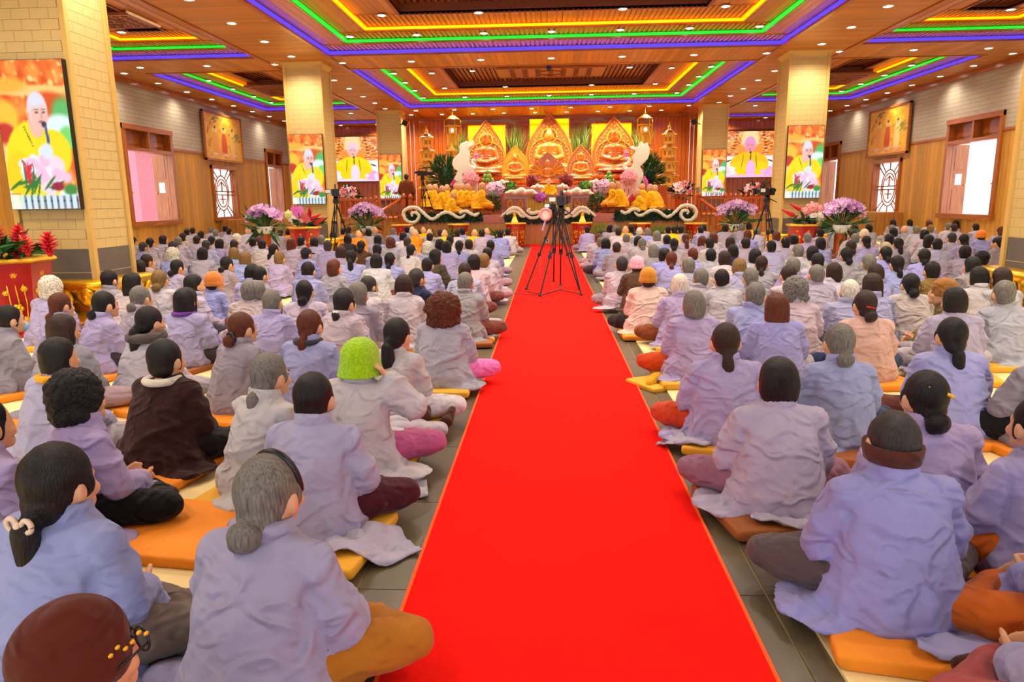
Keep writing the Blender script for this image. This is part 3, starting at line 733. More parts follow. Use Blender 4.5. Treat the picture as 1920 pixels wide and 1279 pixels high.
for row, rn, dz in ((0, 'near', 0), (1, 'middle', 0), (2, 'far', .09)):
    for sd, s in (('left', -1), ('right', 1)):
        cx = X0+s*(CA+CW/2); screen('video_screen', scr_col, .88, 1.76, (cx, CROWS[row]-.11, 1.46+dz), f'upright video screen of a monk in yellow hung on the {rn} {sd} column')
screen('video_screen', scr_w1, 2.42, 2.05, (-9.25, YF-.16, 2.46), 'wide video screen of a monk in yellow on the far wall, left aisle')
screen('video_screen', scr_w2, 2.42, 2.05, (9.28, YF-.16, 2.40), 'wide pink-tinted video screen of a monk on the far wall, right aisle')

# ---- paintings
def painting(side, y0, y1, z0, z1, third, label):
    w, h = y1-y0, z1-z0; me = paint_grid('canvas', w-.12, h-.12, 70, 40, pic_paint(third), 'canvas')
    x = WL+.10 if side == 'left' else WR-.10; rz = PI/2 if side == 'left' else -PI/2
    r = empty('painting', (x, (y0+y1)/2, z0), rz); r.rotation_euler = (0.0, 0, rz); tag(r, label, 'painting', 'framed wall paintings')
    place('canvas', me, None, r, loc=(0, -.005, .06))
    for (c, d) in (((0, 0, .035), (w, .07, .07)), ((0, 0, h-.035), (w, .07, .07)), ((-w/2+.035, 0, h/2), (.07, .07, h)), ((w/2-.035, 0, h/2), (.07, .07, h))):
        MB().box(c, d, ch=.015).build('frame_bar', 'trim_wood_x', r)
    MB().box((0, .035, h/2), (w-.06, .03, h-.06)).build('backing', 'trim_wood', r)
painting('left', 24.6, 27.7, 3.0, 4.68, False, 'framed yellow painting of robed figures on the left wall')
painting('right', 25.3, 28.4, 2.9, 4.60, True, 'framed yellow painting of three robed figures on the right wall')

# ---- windows and doors in the side walls
def casing(side, y0, y1, z0, z1, n, transom=None, bottom=True, w=.13, split=True):
    """timber casing; local frame: u along the wall, faces the room"""
    x = WL if side == 'left' else WR; s = 1 if side == 'left' else -1
    r = empty(n, (x, (y0+y1)/2, z0)); struct(r)
    W_, H_ = y1-y0, z1-z0
    def bar(nm, ya, yb, za, zb, d0=-.26, d1=.07): 
        a, b = sorted((s*d0, s*d1)); return MB().bb(a, b, ya, yb, za, zb).build(nm, 'trim_wood' if zb-za > yb-ya else 'trim_wood_y', r)
    bar('jamb', -W_/2-w, -W_/2+.012, -w if bottom else 0, H_+w); bar('jamb', W_/2-.012, W_/2+w, -w if bottom else 0, H_+w); bar('head', -W_/2-w, W_/2+w, H_-.012, H_+w, d1=.10)
    if bottom: bar('sill', -W_/2-w-.04, W_/2+w+.04, -w, .012, d1=.13)
    if transom:
        t = transom-z0; bar('transom', -W_/2, W_/2, t, t+.1)
        if split: bar('mullion', -.05, .05, t+.1, H_)
        for k in (-1, 1):
            a, b = (-W_/2, -.05) if k < 0 else (.05, W_/2)
            p = MB(); xa, xb = sorted((s*-.20, s*-.17)); p.bb(xa, xb, a, b, t+.1, H_); p.bb(*sorted((s*-.17, s*-.15)), a+.12, b-.12, t+.2, H_-.1)
            p.build('transom_panel', 'trim_wood_y', r)
    return r, s, W_, H_
def shutter(r, s, hinge, d, ang, h, w, nm='shutter'):
    o = empty(nm, (s*-.10, hinge, 0)); o.parent = r; o.rotation_euler = (0, 0, ang)
    MB().bb(-.02, .02, 0, d*w, 0, h).build('leaf', 'trim_wood', o)
    for (a, b) in ((.06, .36), (.64, .94)):
        for q in (-1, 1): MB().bb(q*.02, q*.032, d*w*.18, d*w*.82, h*a, h*b).build('panel', 'trim_wood', o)
    MB().bb(-.026, .026, d*w*.3, d*w*.7, h*.42, h*.58).build('grille', 'white', o)
    MB().ell((s*.05, d*w*.9, h*.42), (.02, .02, .03), 8, 6).build('knob', 'gold_paint', o)
for n, (side, op, tr) in enumerate((('left', openL[0], 3.02), ('right', openR[0], 2.98))):
    r, s, w, h = casing(side, *op, f'window_{n+1}', transom=tr)
    hh = tr-op[2]; far = 1
    shutter(r, s, w/2, -1, (-1.0 if side == 'left' else 1.0)*1.6, hh, w*.20); shutter(r, s, -w/2, 1, (1.0 if side == 'left' else -1.0)*.25, hh, w*.2)
def lattice(side, op, n):
    r, s, w, h = casing(side, *op, f'window_{n}', w=.11)
    p = MB().bb(*sorted((s*-.17, s*-.16)), -w/2, w/2, 0, h).build('pane', 'glass_pale', r)
    def b(nm, pts, rad=.022): return MB().tube([(s*-.10, y, z) for y, z in pts], rad, 6).build(nm, 'trim_wood', r)
    cy, cz = 0.0, h/2; ry, rz = w*.30, h*.36
    for k, (a, c) in enumerate(((ry, rz), (ry*.80, rz*.80))):
        MB().ring((s*-.10, cy, cz), 1.0, .024, 'X', n=40, m=6, sx=a, sz=c).build('ring', 'trim_wood', r)
    for z in (cz-.06, cz+.06): b('bar', [(-w/2, z), (w/2, z)])
    for sg in (-1, 1):
        b('bar', [(0, cz+sg*.06), (0, cz+sg*rz*.62)], .03); b('bar', [(-ry*.5, cz+sg*rz*.40), (0, cz+sg*rz*.66), (ry*.5, cz+sg*rz*.40)]) if sg > 0 else b('bar', [(-ry*.45, cz-rz*.34), (ry*.45, cz-rz*.34)])
        b('bar', [(0, cz+sg*rz), (0, cz+sg*h/2)])
        for q in (-1, 1):
            b('bar', [(q*ry*.75, cz+sg*rz*.72), (q*w/2, cz+sg*h*.47)]); b('bar', [(q*ry*.55, cz+sg*rz*.88), (q*w*.36, cz+sg*h*.5)])
    for q in (-1, 1): b('bar', [(q*w*.44, 0), (q*w*.44, h)], .016)
lattice('left', openL[1], 3); lattice('right', openR[1], 4)
for side, op, n in (('left', openL[2], 1), ('right', openR[2], 2)):
    r, s, w, h = casing(side, op[0], op[1], 0, op[3], f'door_{n}', transom=3.02, bottom=False)
    for q in (-1, 1):
        o = empty('door_leaf', (s*-.20, q*w/2, .02)); o.parent = r; o.rotation_euler = (0, 0, q*(-s)*1.5)
        MB().bb(-.02, .02, -q*w*.2, 0, 0, 3.0).build('leaf', 'trim_wood', o)
        for (a, c) in ((.2, 1.2), (1.5, 2.8)): MB().bb(-.03, .03, -q*w*.16, -q*w*.04, a, c).build('panel', 'trim_wood', o)
# neighbours seen through the openings
def outside(x, y0, y1, z0, z1, mt, name, label, cat='building'):
    s = 1 if x > 0 else -1; r = empty(name, (x, (y0+y1)/2, 0)); tag(r, label, cat)
    w = y1-y0; MB().bb(0, s*3.0, -w/2, w/2, z0, z1).build('wall', mt, r)
    MB().bb(-s*.5, s*3.2, -w/2-.3, w/2+.3, z1, z1+.15).build('roof', 'roof_grey', r)
    for k in range(2):
        y = -w/4+k*w/2; f = MB().bb(-s*.05, 0, y-.5, y+.5, z0+1.0, z0+2.2).build('window', 'white', r); MB().bb(-s*.06, -s*.04, y-.42, y+.42, z0+1.08, z0+2.12).build('pane', 'roof_grey', f)
    return r
outside(-17.5, 30.0, 37.5, 0, 4.2, 'pink_wall', 'neighbour_house', 'pink walled house with a grey roof outside the left window')
outside(20.5, 30.0, 41.0, 0, 5.2, 'white_wall', 'neighbour_house', 'white building outside the right window')
m = MB().bb(-40, 40, -40, 60, -.2, -.12)
struct(m.build('ground', 'white_wall'))

for _n in ('screen_on', 'lamp_face', 'stupa_glow', 'lantern_pane', 'lamp_warm', 'lamp_white'): MATS[_n].cycles.emission_sampling = 'NONE'   # sampling only: they still shine

# ------------------------------------------------------------------ seated people
# a person's body faces +Y, sits on the origin; head centre HD
HD = Vector((0, .10, .575))
ARM = ((.148, .045, .405), (.200, .085, .215), (.08, .28, .14))     # shoulder, elbow, wrist of the right arm (x mirrored for the left)
def arm_pts(arm, s): return [Vector((s*p[0], p[1], p[2])) for p in arm]
def add_hand(m, wrist, fwd, side, up, open_=0.5):
    """palm, four fingers of different length with a knuckle bend, thumb from the side of the palm"""
    wrist, fwd, side, up = Vector(wrist), Vector(fwd).normalized(), Vector(side).normalized(), Vector(up).normalized()
    pc = wrist+fwd*.045
    for t in (-.024, -.008, .008, .024): m.cap(wrist+side*t*.7, pc+fwd*.03+side*t, .014, .0125, 8)
    for t, l in ((-.027, .036), (-.009, .046), (.009, .050), (.027, .044)):
        a = pc+fwd*.034+side*t; b = a+fwd*l*.6-up*.008*open_; c = b+fwd*l*.45-up*.03*open_
        m.cap(a, b, .0105, .0098, 8); m.cap(b, c, .0098, .0085, 8)
    a = wrist+fwd*.025+side*.03; b = a+side*.026+fwd*.022; c = b+fwd*.026+side*.004-up*.006
    m.cap(a, b, .0125, .011, 8); m.cap(b, c, .011, .009, 8)
def make_body(rarm=ARM, larm=ARM, voxel=.0085, rhand=None, head=True):
    m = MB(); h = HD
    m.ell(h, (.078, .097, .116), 20, 14); m.ell(h+Vector((0, .035, -.055)), (.058, .062, .062)); m.ell(h+Vector((0, .078, -.085)), (.032, .03, .028))
    m.ell(h+Vector((0, .098, -.022)), (.013, .018, .026)); m.ell(h+Vector((0, .105, -.035)), (.016, .012, .011)); m.ell(h+Vector((0, .096, -.066)), (.022, .010, .009))
    m.ell(h+Vector((0, .080, .014)), (.05, .018, .014))
    for s in (-1, 1):
        m.ell(h+Vector((s*.082, -.002, -.014)), (.013, .024, .035), rot=(0, 0, s*.35)); m.ell(h+Vector((s*.04, .070, -.035)), (.026, .026, .024))
    m.cap((0, .045, .40), h+Vector((0, -.02, -.07)), .058, .050); m.ell((0, .02, .30), (.11, .085, .13)); m.ell((0, 0, .14), (.14, .12, .11))
    for s, arm in ((1, rarm), (-1, larm)):
        a, b, c = arm_pts(arm, s); i_ = Vector((-s*.025, .012, -.04)); m.cap((s*.05, .045, .36), a+i_, .045, .036); m.cap(a+i_, b, .036, .032); m.cap(b, c, .034, .024)
        f = (c-b).normalized()
        if s == 1 and rhand: add_hand(m, c, *rhand)
        else: add_hand(m, c, (f*.6+Vector((-s*.5, .3, 0))), (0, 0.5, .8) if s < 0 else (0, .5, .8), (s*.2, -.3, 1), .9)
    for s in (-1, 1):
        m.cap((s*.10, .03, .09), (s*.34, .25, .08), .06, .045); m.cap((s*.34, .25, .08), (-s*.02, .37, .05), .042, .03); m.cap((-s*.02, .37, .05), (-s*.10, .40, .04), .03, .022)
    return remesh(m, voxel, 4, .5, 'person')
def make_robe(wid=1.0, slouch=0.0, rarm=ARM, larm=ARM, flaps=(), seed=1, collar=True, lean=0.0, voxel=.0125, hipw=1.0, sleeve=1.0):
    m = MB(); w = wid
    sl = lambda z: slouch*max(0, z-.12)+0.0
    ln = lambda z: lean*max(0, z-.08)
    rg = [(-.01, 0, .0, .225*hipw, .20), (.03, 0, .0, .248*hipw, .214), (.09, 0, 0, .235*hipw, .205), (.17, 0, 0, .192*w, .178), (.25, 0, .003, .178*w, .156), (.32, 0, .012, .176*w, .143), (.375, 0, .025, .170*w, .131), (.415, 0, .036, .154*w, .117), (.445, 0, .044, .130*w, .102), (.468, 0, .05, .105, .085), (.485, 0, .053, .078, .074), (.50, 0, .055, .07, .069)]
    m.loft([(z, ln(z)+cx, cy+sl(z), rx, ry) for (z, cx, cy, rx, ry) in rg], 28)
    for s, arm in ((1, rarm), (-1, larm)):
        a, b, c = arm_pts(arm, s); o = Vector((ln(a.z), sl(a.z), 0)); a = a+o; b = b+o*.5
        m.cap(a+Vector((-s*.05, 0, 0)), a, .078*w, .070*w); m.cap(a, b, .066*w*sleeve, .068*sleeve); m.cap(b, b+(c-b)*.82, .068*sleeve, .064*sleeve)
        m.ell(b+(c-b)*.72+Vector((0, 0, -.035)), (.068, .075, .05))
    m.ell((0, .22, .06), (.27, .19, .085)); m.ell((0, .30, .04), (.20, .15, .05))
    for (x, y, rx, ry, rz) in flaps: m.ell((x, y, .012), (rx, ry, .020), 20, 8, rot=(0, 0, rz))
    me = remesh(m, voxel, 5, .5, 'robe')
    co = coords(me); n = normals(me); x, y, z = co.T
    back = sstep(.05, -.25, n[:, 1])
    q = wavy(co, 9, seed)
    d = np.zeros(len(co))
    rid = lambda sc, sd, st: (1-np.clip(np.abs(wavy(co*np.array(st), sc, sd))*2.2, 0, 1))**2
    d += .016*rid(11, seed, (.8, .8, 2.0))*sstep(.04, .12, z)*sstep(.40, .26, z)*back             # creases across the back
    d += .008*np.sin(np.arctan2(y, x)*12+2.5*q)*sstep(.22, .03, z)                                # falling folds near the seat
    d += .014*rid(15, seed+7, (1, 1, 1.6))*sstep(.15, .20, np.abs(x))*sstep(.06, .14, z)           # sleeve folds
    d += .003*wavy(co, 30, seed+5)
    d += -.005*np.exp(-((x-ln(.3)*.5)/.006)**2)*back*sstep(.45, .38, z)                            # middle seam
    d += -.012*np.exp(-((np.abs(x)-.168*w)/.011)**2)*back*sstep(.14, .24, z)*sstep(.42, .34, z)    # armhole crease
    co = co+n*d[:, None]; co[:, 2] = np.maximum(co[:, 2], -.012)
    setco(me, co); setmat(me, 'cloth')
    return me
def make_collar(slouch=0.0, lean=0.0):
    m = MB(); c = Vector((lean*.4, .055+slouch*.36, .47))
    vs = []; n = 22
    for (r, z) in ((.082, 0), (.083, .03), (.078, .055), (.068, .055), (.07, .02), (.07, -.02)):
        for k in range(n):
            a = 2*PI*k/n; vs.append((c.x+r*math.cos(a), c.y+r*.98*math.sin(a), c.z+z+.012*math.sin(a)*-1))
    fs = [(i*n+k, i*n+(k+1) % n, (i+1)*n+(k+1) % n, (i+1)*n+k) for i in range(5) for k in range(n)]
    me = m.add(vs, fs).mesh('collar', True); setmat(me, 'cloth'); return me
def make_trousers(kind):
    m = MB()
    for s in (-1, 1):
        k = Vector((s*.36, .25, .085)); hip = Vector((s*.11, .02, .10))
        if kind == 1 and s == 1: k = Vector((.36, .30, .12))
        m.cap(hip, k, .095, .074)
        if kind == 1 and s == 1: m.cap(k, (.52, .58, .06), .08, .055); 
        elif kind == 2: m.cap(k, (s*.34, -.12, .055), .08, .06)
        else: m.cap(k, (-s*.02, .38, .05), .072, .052)
    m.ell((0, 0, .09), (.22, .17, .10))
    me = remesh(m, .016, 4, .5, 'trousers'); co = coords(me); n = normals(me)
    co = co+n*(.007*wavy(co, 26, 40+kind)+.009*(1-np.clip(np.abs(wavy(co, 17, 60+kind))*2.2, 0, 1))**2)[:, None]; co[:, 2] = np.maximum(co[:, 2], -.01); setco(me, co); setmat(me, 'cloth'); return me
def make_feet(kind):
    m = MB()
    if kind == 1: m.cap((.52, .58, .055), (.55, .64, .05), .035, .04); m.cap((.55, .64, .05), (.60, .70, .10), .04, .028)
    else:
        for s in (-1, 1): m.cap((-s*.02, .38, .05), (-s*.14, .41, .04), .038, .03)
    me = remesh(m, .012, 3, .5, 'socks'); setmat(me, 'cloth'); return me
HAIR = {}
def hair_mesh(style):
    if style in HAIR: return HAIR[style]
    m = MB(); v = .0075; mt = 'hair'; groove = .0012
    if style == 's':       # short crop
        m.ell((0, -.014, .026), (.086, .099, .105), 24, 16); m.ell((0, -.045, -.025), (.077, .062, .07))
        for s in (-1, 1): m.ell((s*.076, .012, -.01), (.012, .02, .045))
    elif style == 't':     # thin close crop
        m.ell((0, -.012, .022), (.083, .097, .103), 24, 16); m.ell((0, -.042, -.02), (.074, .062, .066)); groove = .0012
    elif style in 'ml':    # bob / long and loose
        top = [(.134, 0, -.012, .018, .02), (.122, 0, -.012, .048, .055), (.10, 0, -.012, .072, .084), (.065, 0, -.014, .089, .102), (.035, 0, -.022, .095, .094), (0, 0, -.032, .099, .084), (-.045, 0, -.036, .100, .080)]
        m.loft(([(z_, a_, b_, c_*.965, d_*.98) for z_, a_, b_, c_, d_ in top[:-1]]+[(-.035, 0, -.036, .093, .079), (-.065, 0, -.041, .085, .072), (-.088, 0, -.044, .071, .060), (-.104, 0, -.046, .053, .044), (-.113, 0, -.047, .03, .024)] if style == 'm' else top+[(-.09, 0, -.046, .100, .074), (-.14, 0, -.060, .098, .060), (-.19, 0, -.078, .086, .044), (-.23, 0, -.090, .064, .034), (-.255, 0, -.094, .034, .02)])[::-1], 28)
        m.ell((0, .03, .062), (.070, .05, .045))
    elif style in 'bp':    # drawn back: bun / ponytail
        m.ell((0, -.012, .026), (.085, .100, .106), 24, 16); m.ell((0, -.055, -.035), (.066, .058, .066)); m.ell((0, -.085, -.055), (.04, .035, .04))
        for s in (-1, 1): m.ell((s*.074, .02, .0), (.013, .03, .04))
        if style == 'b': m.ell((0, -.125, -.065), (.052, .042, .046)); m.ell((.012, -.135, -.05), (.03, .03, .03)); m.ell((-.02, -.13, -.085), (.03, .028, .026))
        else: m.cap((0, -.10, -.055), (0, -.128, -.085), .026, .034); m.cap((0, -.128, -.085), (.004, -.125, -.17), .036, .040); m.cap((.004, -.125, -.17), (.012, -.11, -.26), .038, .014)
    elif style == 'q':     # long heavy ponytail
        m.ell((0, -.012, .026), (.087, .102, .108), 24, 16); m.ell((0, -.06, -.02), (.068, .06, .066))
        m.cap((0, -.10, .0), (0, -.14, -.05), .028, .036); m.cap((0, -.14, -.05), (.004, -.145, -.18), .042, .05); m.cap((.004, -.145, -.18), (.02, -.13, -.30), .048, .018); m.cap((-.02, -.14, -.15), (-.03, -.12, -.28), .03, .012)
    elif style == 'c':     # curly head
        m.ell((0, -.014, .026), (.106, .116, .118), 24, 16); m.ell((0, -.04, -.045), (.108, .085, .08)); mt = 'curls'
    elif style == 'a':     # big frizzy head
        m.ell((0, -.014, .02), (.145, .14, .135), 24, 16); m.ell((0, -.03, -.07), (.14, .11, .08)); mt = 'curls'
    me = remesh(m, v, 4, .5, 'hair'); co = coords(me); n = normals(me)
    an = np.arctan2(co[:, 0], -co[:, 1])
    if mt == 'curls':
        amp = .010 if style == 'a' else .007
        co = co+n*(amp*(np.abs(wavy(co, 95, 3))+.5*np.abs(wavy(co, 190, 4))))[:, None]
    else:
        q = wavy(co, 20, 8); w = wavy(co*np.array([3, 3, .5]), 45, 9)
        co = co+n*(groove*w+groove*.5*np.sin(an*46+3*q))[:, None]
        if style in 'mlpq':
            low = sstep(-.06, -.11, co[:, 2]) if style == 'm' else sstep(-.14, -.24, co[:, 2]); co[:, 2] += low*.012*wavy(co*np.array([1, 1, .2]), 75, 12); co += n*(low*.006*wavy(co*np.array([1, 1, .15]), 90, 14))[:, None]
    if style in 'ml': co[:, 1] -= 0.0
    setco(me, co); setmat(me, mt); HAIR[style] = me; return me
# headwear
def hat_mesh(kind):
    k = 'hat_'+kind
    if k in HAIR: return HAIR[k]
    m = MB(); mt = 'knit'
    if kind == 'beanie': m.ell((0, -.012, .032), (.096, .109, .105), 28, 18); m.lathe([(.094, -.03), (.102, -.02), (.102, .012), (.094, .02)], (0, -.012, -.005), 28, 1.0, 1.1)
    elif kind == 'bucket': m.ell((0, -.01, .035), (.106, .118, .098), 28, 18); m.lathe([(.104, .05), (.112, -.02), (.128, -.075), (.120, -.078), (.10, -.02)], (0, -.012, 0), 30, 1.0, 1.08)
    elif kind == 'cap': m.ell((0, -.012, .035), (.092, .108, .098), 28, 18); m.lathe([(.09, -.035), (.096, -.02), (.096, .02), (.088, .04)], (0, -.012, 0), 28, 1.0, 1.12); mt = 'cloth'
    elif kind == 'peaked': m.ell((0, -.012, .035), (.092, .106, .09), 28, 18); m.ell((0, .12, .01), (.075, .07, .014), rot=(-.2, 0, 0)); mt = 'cloth'
    elif kind == 'band': m.lathe([(.080, -.05), (.090, -.046), (.096, -.015), (.097, .012), (.092, .016), (.082, .005)], (0, -.010, -.006), 30, 1.0, 1.12); mt = 'cloth'
    me = remesh(m, .0065, 3, .5, 'hat') if kind != 'band' else m.mesh('hat', True)
    if mt == 'knit' and kind == 'bucket':
        co = coords(me); n = normals(me); an = np.arctan2(co[:, 0], co[:, 1]); co = co+n*(.0016*np.sin(co[:, 2]*520))[:, None]; setco(me, co)
    setmat(me, mt); HAIR[k] = me; return me
face_me = MB()
for s in (-1, 1): face_me.ell((s*.032, .084, -.002), (.014, .006, .006), 10, 6); face_me.ell((s*.033, .086, .018), (.019, .006, .004), 10, 6)
face_me = face_me.mesh('eyes', True); setmat(face_me, 'black')
ARM_W = ((.150, .045, .40), (.222, .09, .205), (.10, .29, .13)); ARM_N = ((.146, .05, .405), (.185, .11, .21), (.06, .27, .14))
BODY = {'n': make_body(), 'w': make_body(ARM_W, ARM_W), 'k': make_body(ARM_N, ARM_N)}
for b in BODY.values(): setmat(b, 'skin')
ROBE = [
    ('n', make_robe(1.0, .0, flaps=((.20, -.10, .17, .13, .4), (-.17, -.13, .16, .12, -.5)), seed=1), 0, 0),
    ('w', make_robe(1.06, .05, ARM_W, ARM_W, flaps=((-.25, .0, .15, .18, .2),), seed=11), .05, 0),
    ('k', make_robe(.93, .0, ARM_N, ARM_N, flaps=((.1, -.2, .2, .1, .3),), seed=21), 0, 0),
    ('n', make_robe(1.10, .12, flaps=((.22, -.06, .15, .16, 0), (-.2, -.08, .17, .12, .6)), seed=31, hipw=1.12), .12, 0),
    ('w', make_robe(.98, .10, ARM_W, ARM_W, flaps=((.28, -.02, .16, .12, .5), (.02, -.22, .2, .07, .1)), seed=41, lean=.06), .10, .06),
    ('k', make_robe(1.02, .06, ARM_N, ARM_N, flaps=((-.2, -.15, .2, .12, .5),), seed=51, lean=-.06, hipw=1.05), .06, -.06),
]
COLLAR = [make_collar(r[2], r[3]) for r in ROBE]
TRO = [make_trousers(k) for k in range(3)]; FEET = [make_feet(0), make_feet(1), None]
HC_ = {'k': rgb(22, 18, 18), 'd': rgb(50, 32, 24), 'r': rgb(92, 42, 24), 'g': rgb(116, 112, 104), 'w': rgb(216, 208, 192), 'x': rgb(52, 49, 48), 'o': rgb(128, 98, 54), 'y': rgb(190, 170, 130)}
HN = {'k': 'black', 'd': 'dark brown', 'r': 'reddish brown', 'g': 'grey', 'w': 'white', 'x': 'greying black', 'o': 'light brown', 'y': 'pale'}
SN = {'s': 'short {} hair', 't': 'thinning {} hair', 'm': '{} bob', 'l': 'long {} hair', 'b': '{} bun', 'p': '{} ponytail', 'q': 'long {} ponytail', 'c': 'curly {} hair', 'a': 'frizzy {} hair', 'n': 'shaven head'}
RC = {'a': ((170, 162, 178), 'pale grey robe'), 'b': ((148, 150, 200), 'blue-lavender robe'), 'p': ((180, 166, 174), 'pinkish grey robe'), 'v': ((160, 152, 190), 'lavender robe'), 'g': ((146, 140, 150), 'grey robe'), 'w': ((188, 180, 190), 'whitish robe'),
      'D': ((46, 24, 26), 'dark maroon jacket'), 'K': ((34, 34, 40), 'black jacket'), 'N': ((30, 34, 66), 'navy jacket'), 'B': ((84, 52, 36), 'brown coat'), 'C': ((206, 180, 170), 'cream quilted waistcoat'), 'Q': ((206, 170, 156), 'dusty pink jumper'), 'F': ((120, 100, 56), 'olive fur trimmed coat'), 'T': ((196, 170, 140), 'tan robe'),
      'Y': ((250, 186, 20), 'yellow robe'), 'O': ((244, 140, 26), 'orange robe'), 'P': ((70, 60, 50), 'plaid jacket')}
PEOPLE = []
CUSH = MB().box((0, 0, .026), (.56, .56, .052), ch=.022)
cush_me = remesh(CUSH, .012, 6, .5, 'cushion'); setmat(cush_me, 'orange_cloth')
cush2 = cush_me.copy(); mat('yellow_cloth', rgb(232, 170, 40), rough=0.8, var=0.05, scale=3, bump=0.2, bscale=18); setmat(cush2, 'yellow_cloth')
cush3 = cush_me.copy(); mat('brown_cloth', rgb(150, 84, 30), rough=0.8, var=0.05, scale=3, bump=0.2, bscale=18); setmat(cush3, 'brown_cloth')
def person(px, py, hair, robe='a', rot=0.0, sc=1.0, var=None, hat=None, hatc=None, trs=None, trk=0, label=None, cushion=None, zhead=None, face=None, body=None, rmesh=None, pos=None, hairsc=1.0, far=False, group=None, z=None):
    """px, py: where the photo shows the middle of the head"""
    r = random.Random(int(px*7+py*13)); i = r.randrange(len(ROBE)) if var is None else var
    bk, rme, sl, ln = ROBE[i]
    sc = .985*(1+(sc-1)*.2)*(1+.05*(r.random()-.5)*(1 if var is None else .3))
    z0 = .055 if z is None else z
    a = math.radians(-rot)                       # rot > 0: turned to the right
    hx, hy = HD.x, HD.y
    if pos is None:
        P = onz(px, py, z0+HD.z*sc); ox = P.x-sc*(hx*math.cos(a)-hy*math.sin(a)); oy = P.y-sc*(hx*math.sin(a)+hy*math.cos(a))
    else: ox, oy = pos
    o = place('person', BODY[bk] if body is None else body, None, loc=(ox, oy, z0), rot=(0, 0, a), scale=sc)
    col = np.array(RC[robe][0])*(1+.05*(r.random()-.5)); col = np.clip(col+np.array([r.randint(-5, 5), r.randint(-5, 5), r.randint(-6, 6)]), 0, 255)
    cl = rgb(*col)
    rb = place('robe' if robe in 'abpvgwYOT' else 'jacket', rme if rmesh is None else rmesh, None, o, color=cl)
    if robe in 'abpvgw' and oy < 9: place('collar', COLLAR[i], None, rb, color=tuple(c*1.06 for c in cl))
    hoff = Vector((ln*.5, sl*.42, 0))
    if hair[0] != 'n' and hat not in ('beanie', 'bucket'):
        h = place('hair', hair_mesh(hair[0]), None, o, loc=HD, color=HC_[hair[1]], scale=hairsc)
        h.rotation_euler = (0.05, 0, 0)
    elif hat in ('beanie', 'bucket') and hair[0] != 'n':
        place('hair', hair_mesh('t'), None, o, loc=HD+Vector((0, -.006, -.012)), color=HC_[hair[1]])
    if hat: place('hat', hat_mesh(hat), None, o, loc=HD, color=rgb(*hatc))
    if face or (face is None and abs(rot) > 24 and oy < 12): place('eyes', face_me, None, o, loc=HD)
    if True:
        tc = trs if trs is not None else r.choice(((150, 140, 150), (170, 160, 165), (110, 60, 50), (60, 50, 60), (176, 150, 160)))
        t = place('trousers', TRO[trk], None, o, color=rgb(*tc))
        if FEET[trk] is not None: place('socks', FEET[trk], None, t, color=rgb(70, 40, 30))
    if (cushion is None and oy < 9) or cushion:
        cm = (cush_me, cush2, cush3)[r.choice((0, 0, 0, 1, 1, 2))] if not isinstance(cushion, int) or cushion is True else (cush_me, cush2, cush3)[cushion-1]
        dx, dy = r.uniform(-.05, .05), r.uniform(-.09, .02)
        c = place('cushion', cm, None, loc=(ox+dx, oy+dy, .016), rot=(0, 0, a+r.uniform(-.25, .25)))
        PEOPLE.append((o, hair, robe, label, c, hat))
    else: PEOPLE.append((o, hair, robe, label, None, hat))
    o['group'] = group or ('seated listeners left of the carpet' if ox < 0 else 'seated listeners right of the carpet')
    return o

# ---- the crowd: head positions read from the photo (quarter-pixel crops), hair, robe, turn
def crowd(x0, text):
    for line in text.split(';'):
        f = line.split()
        if not f: continue
        cx, cy, hair = float(f[0]), float(f[1]), f[2]; robe = 'a'; rot = 0; kw = {}
        for t in f[3:]:
            if t.lstrip('-').isdigit(): rot = int(t)
            elif t.startswith('h='):
                k, c = t[2:].split(':'); kw['hat'] = k; kw['hatc'] = tuple(int(v) for v in c.split(','))
            else: robe = t
        r = random.Random(cx*3+cy)
        if robe == 'a': robe = r.choice('aaaavvwpbg') if cy < 330 else r.choice('aavvpbg')
        person(x0+cx/4, 400+cy/4, hair, robe, rot+r.uniform(-8, 8), **kw)
crowd(0, """1212 130 sd T 25;1285 118 tg a 0;1405 145 sk;1448 135 sd;1510 165 mk;1585 130 tg;1622 152 sg;1720 140 sk;1860 135 ng;1907 128 sd;1780 195 cw;1375 182 mk a 20;1590 208 bk;1000 213 bk;1128 225 bk;
1228 205 mk a 20;1340 213 sg;1302 255 bx;950 250 sw;1082 258 sx b 25;1760 240 sd;1898 220 sk;1550 245 sx;1525 310 mk;1300 315 cw b;1760 310 mo;1845 345 mo b;890 345 mk;965 372 ld;1050 415 mk;1110 365 sd p 35;
1335 410 bk a 30;1705 385 bk g 30;1897 455 mk;830 505 sk g 25;1000 530 lk;1200 505 bo;1460 545 mk a 35;1610 520 tk a 20 h=beanie:214,128,50;390 565 cw v;1875 590 sg;790 690 bk v 35;1060 640 bg a 20;460 695 pr v 15;1410 660 lk v 10;1690 120 sk;1480 205 sd;1650 235 mk""")
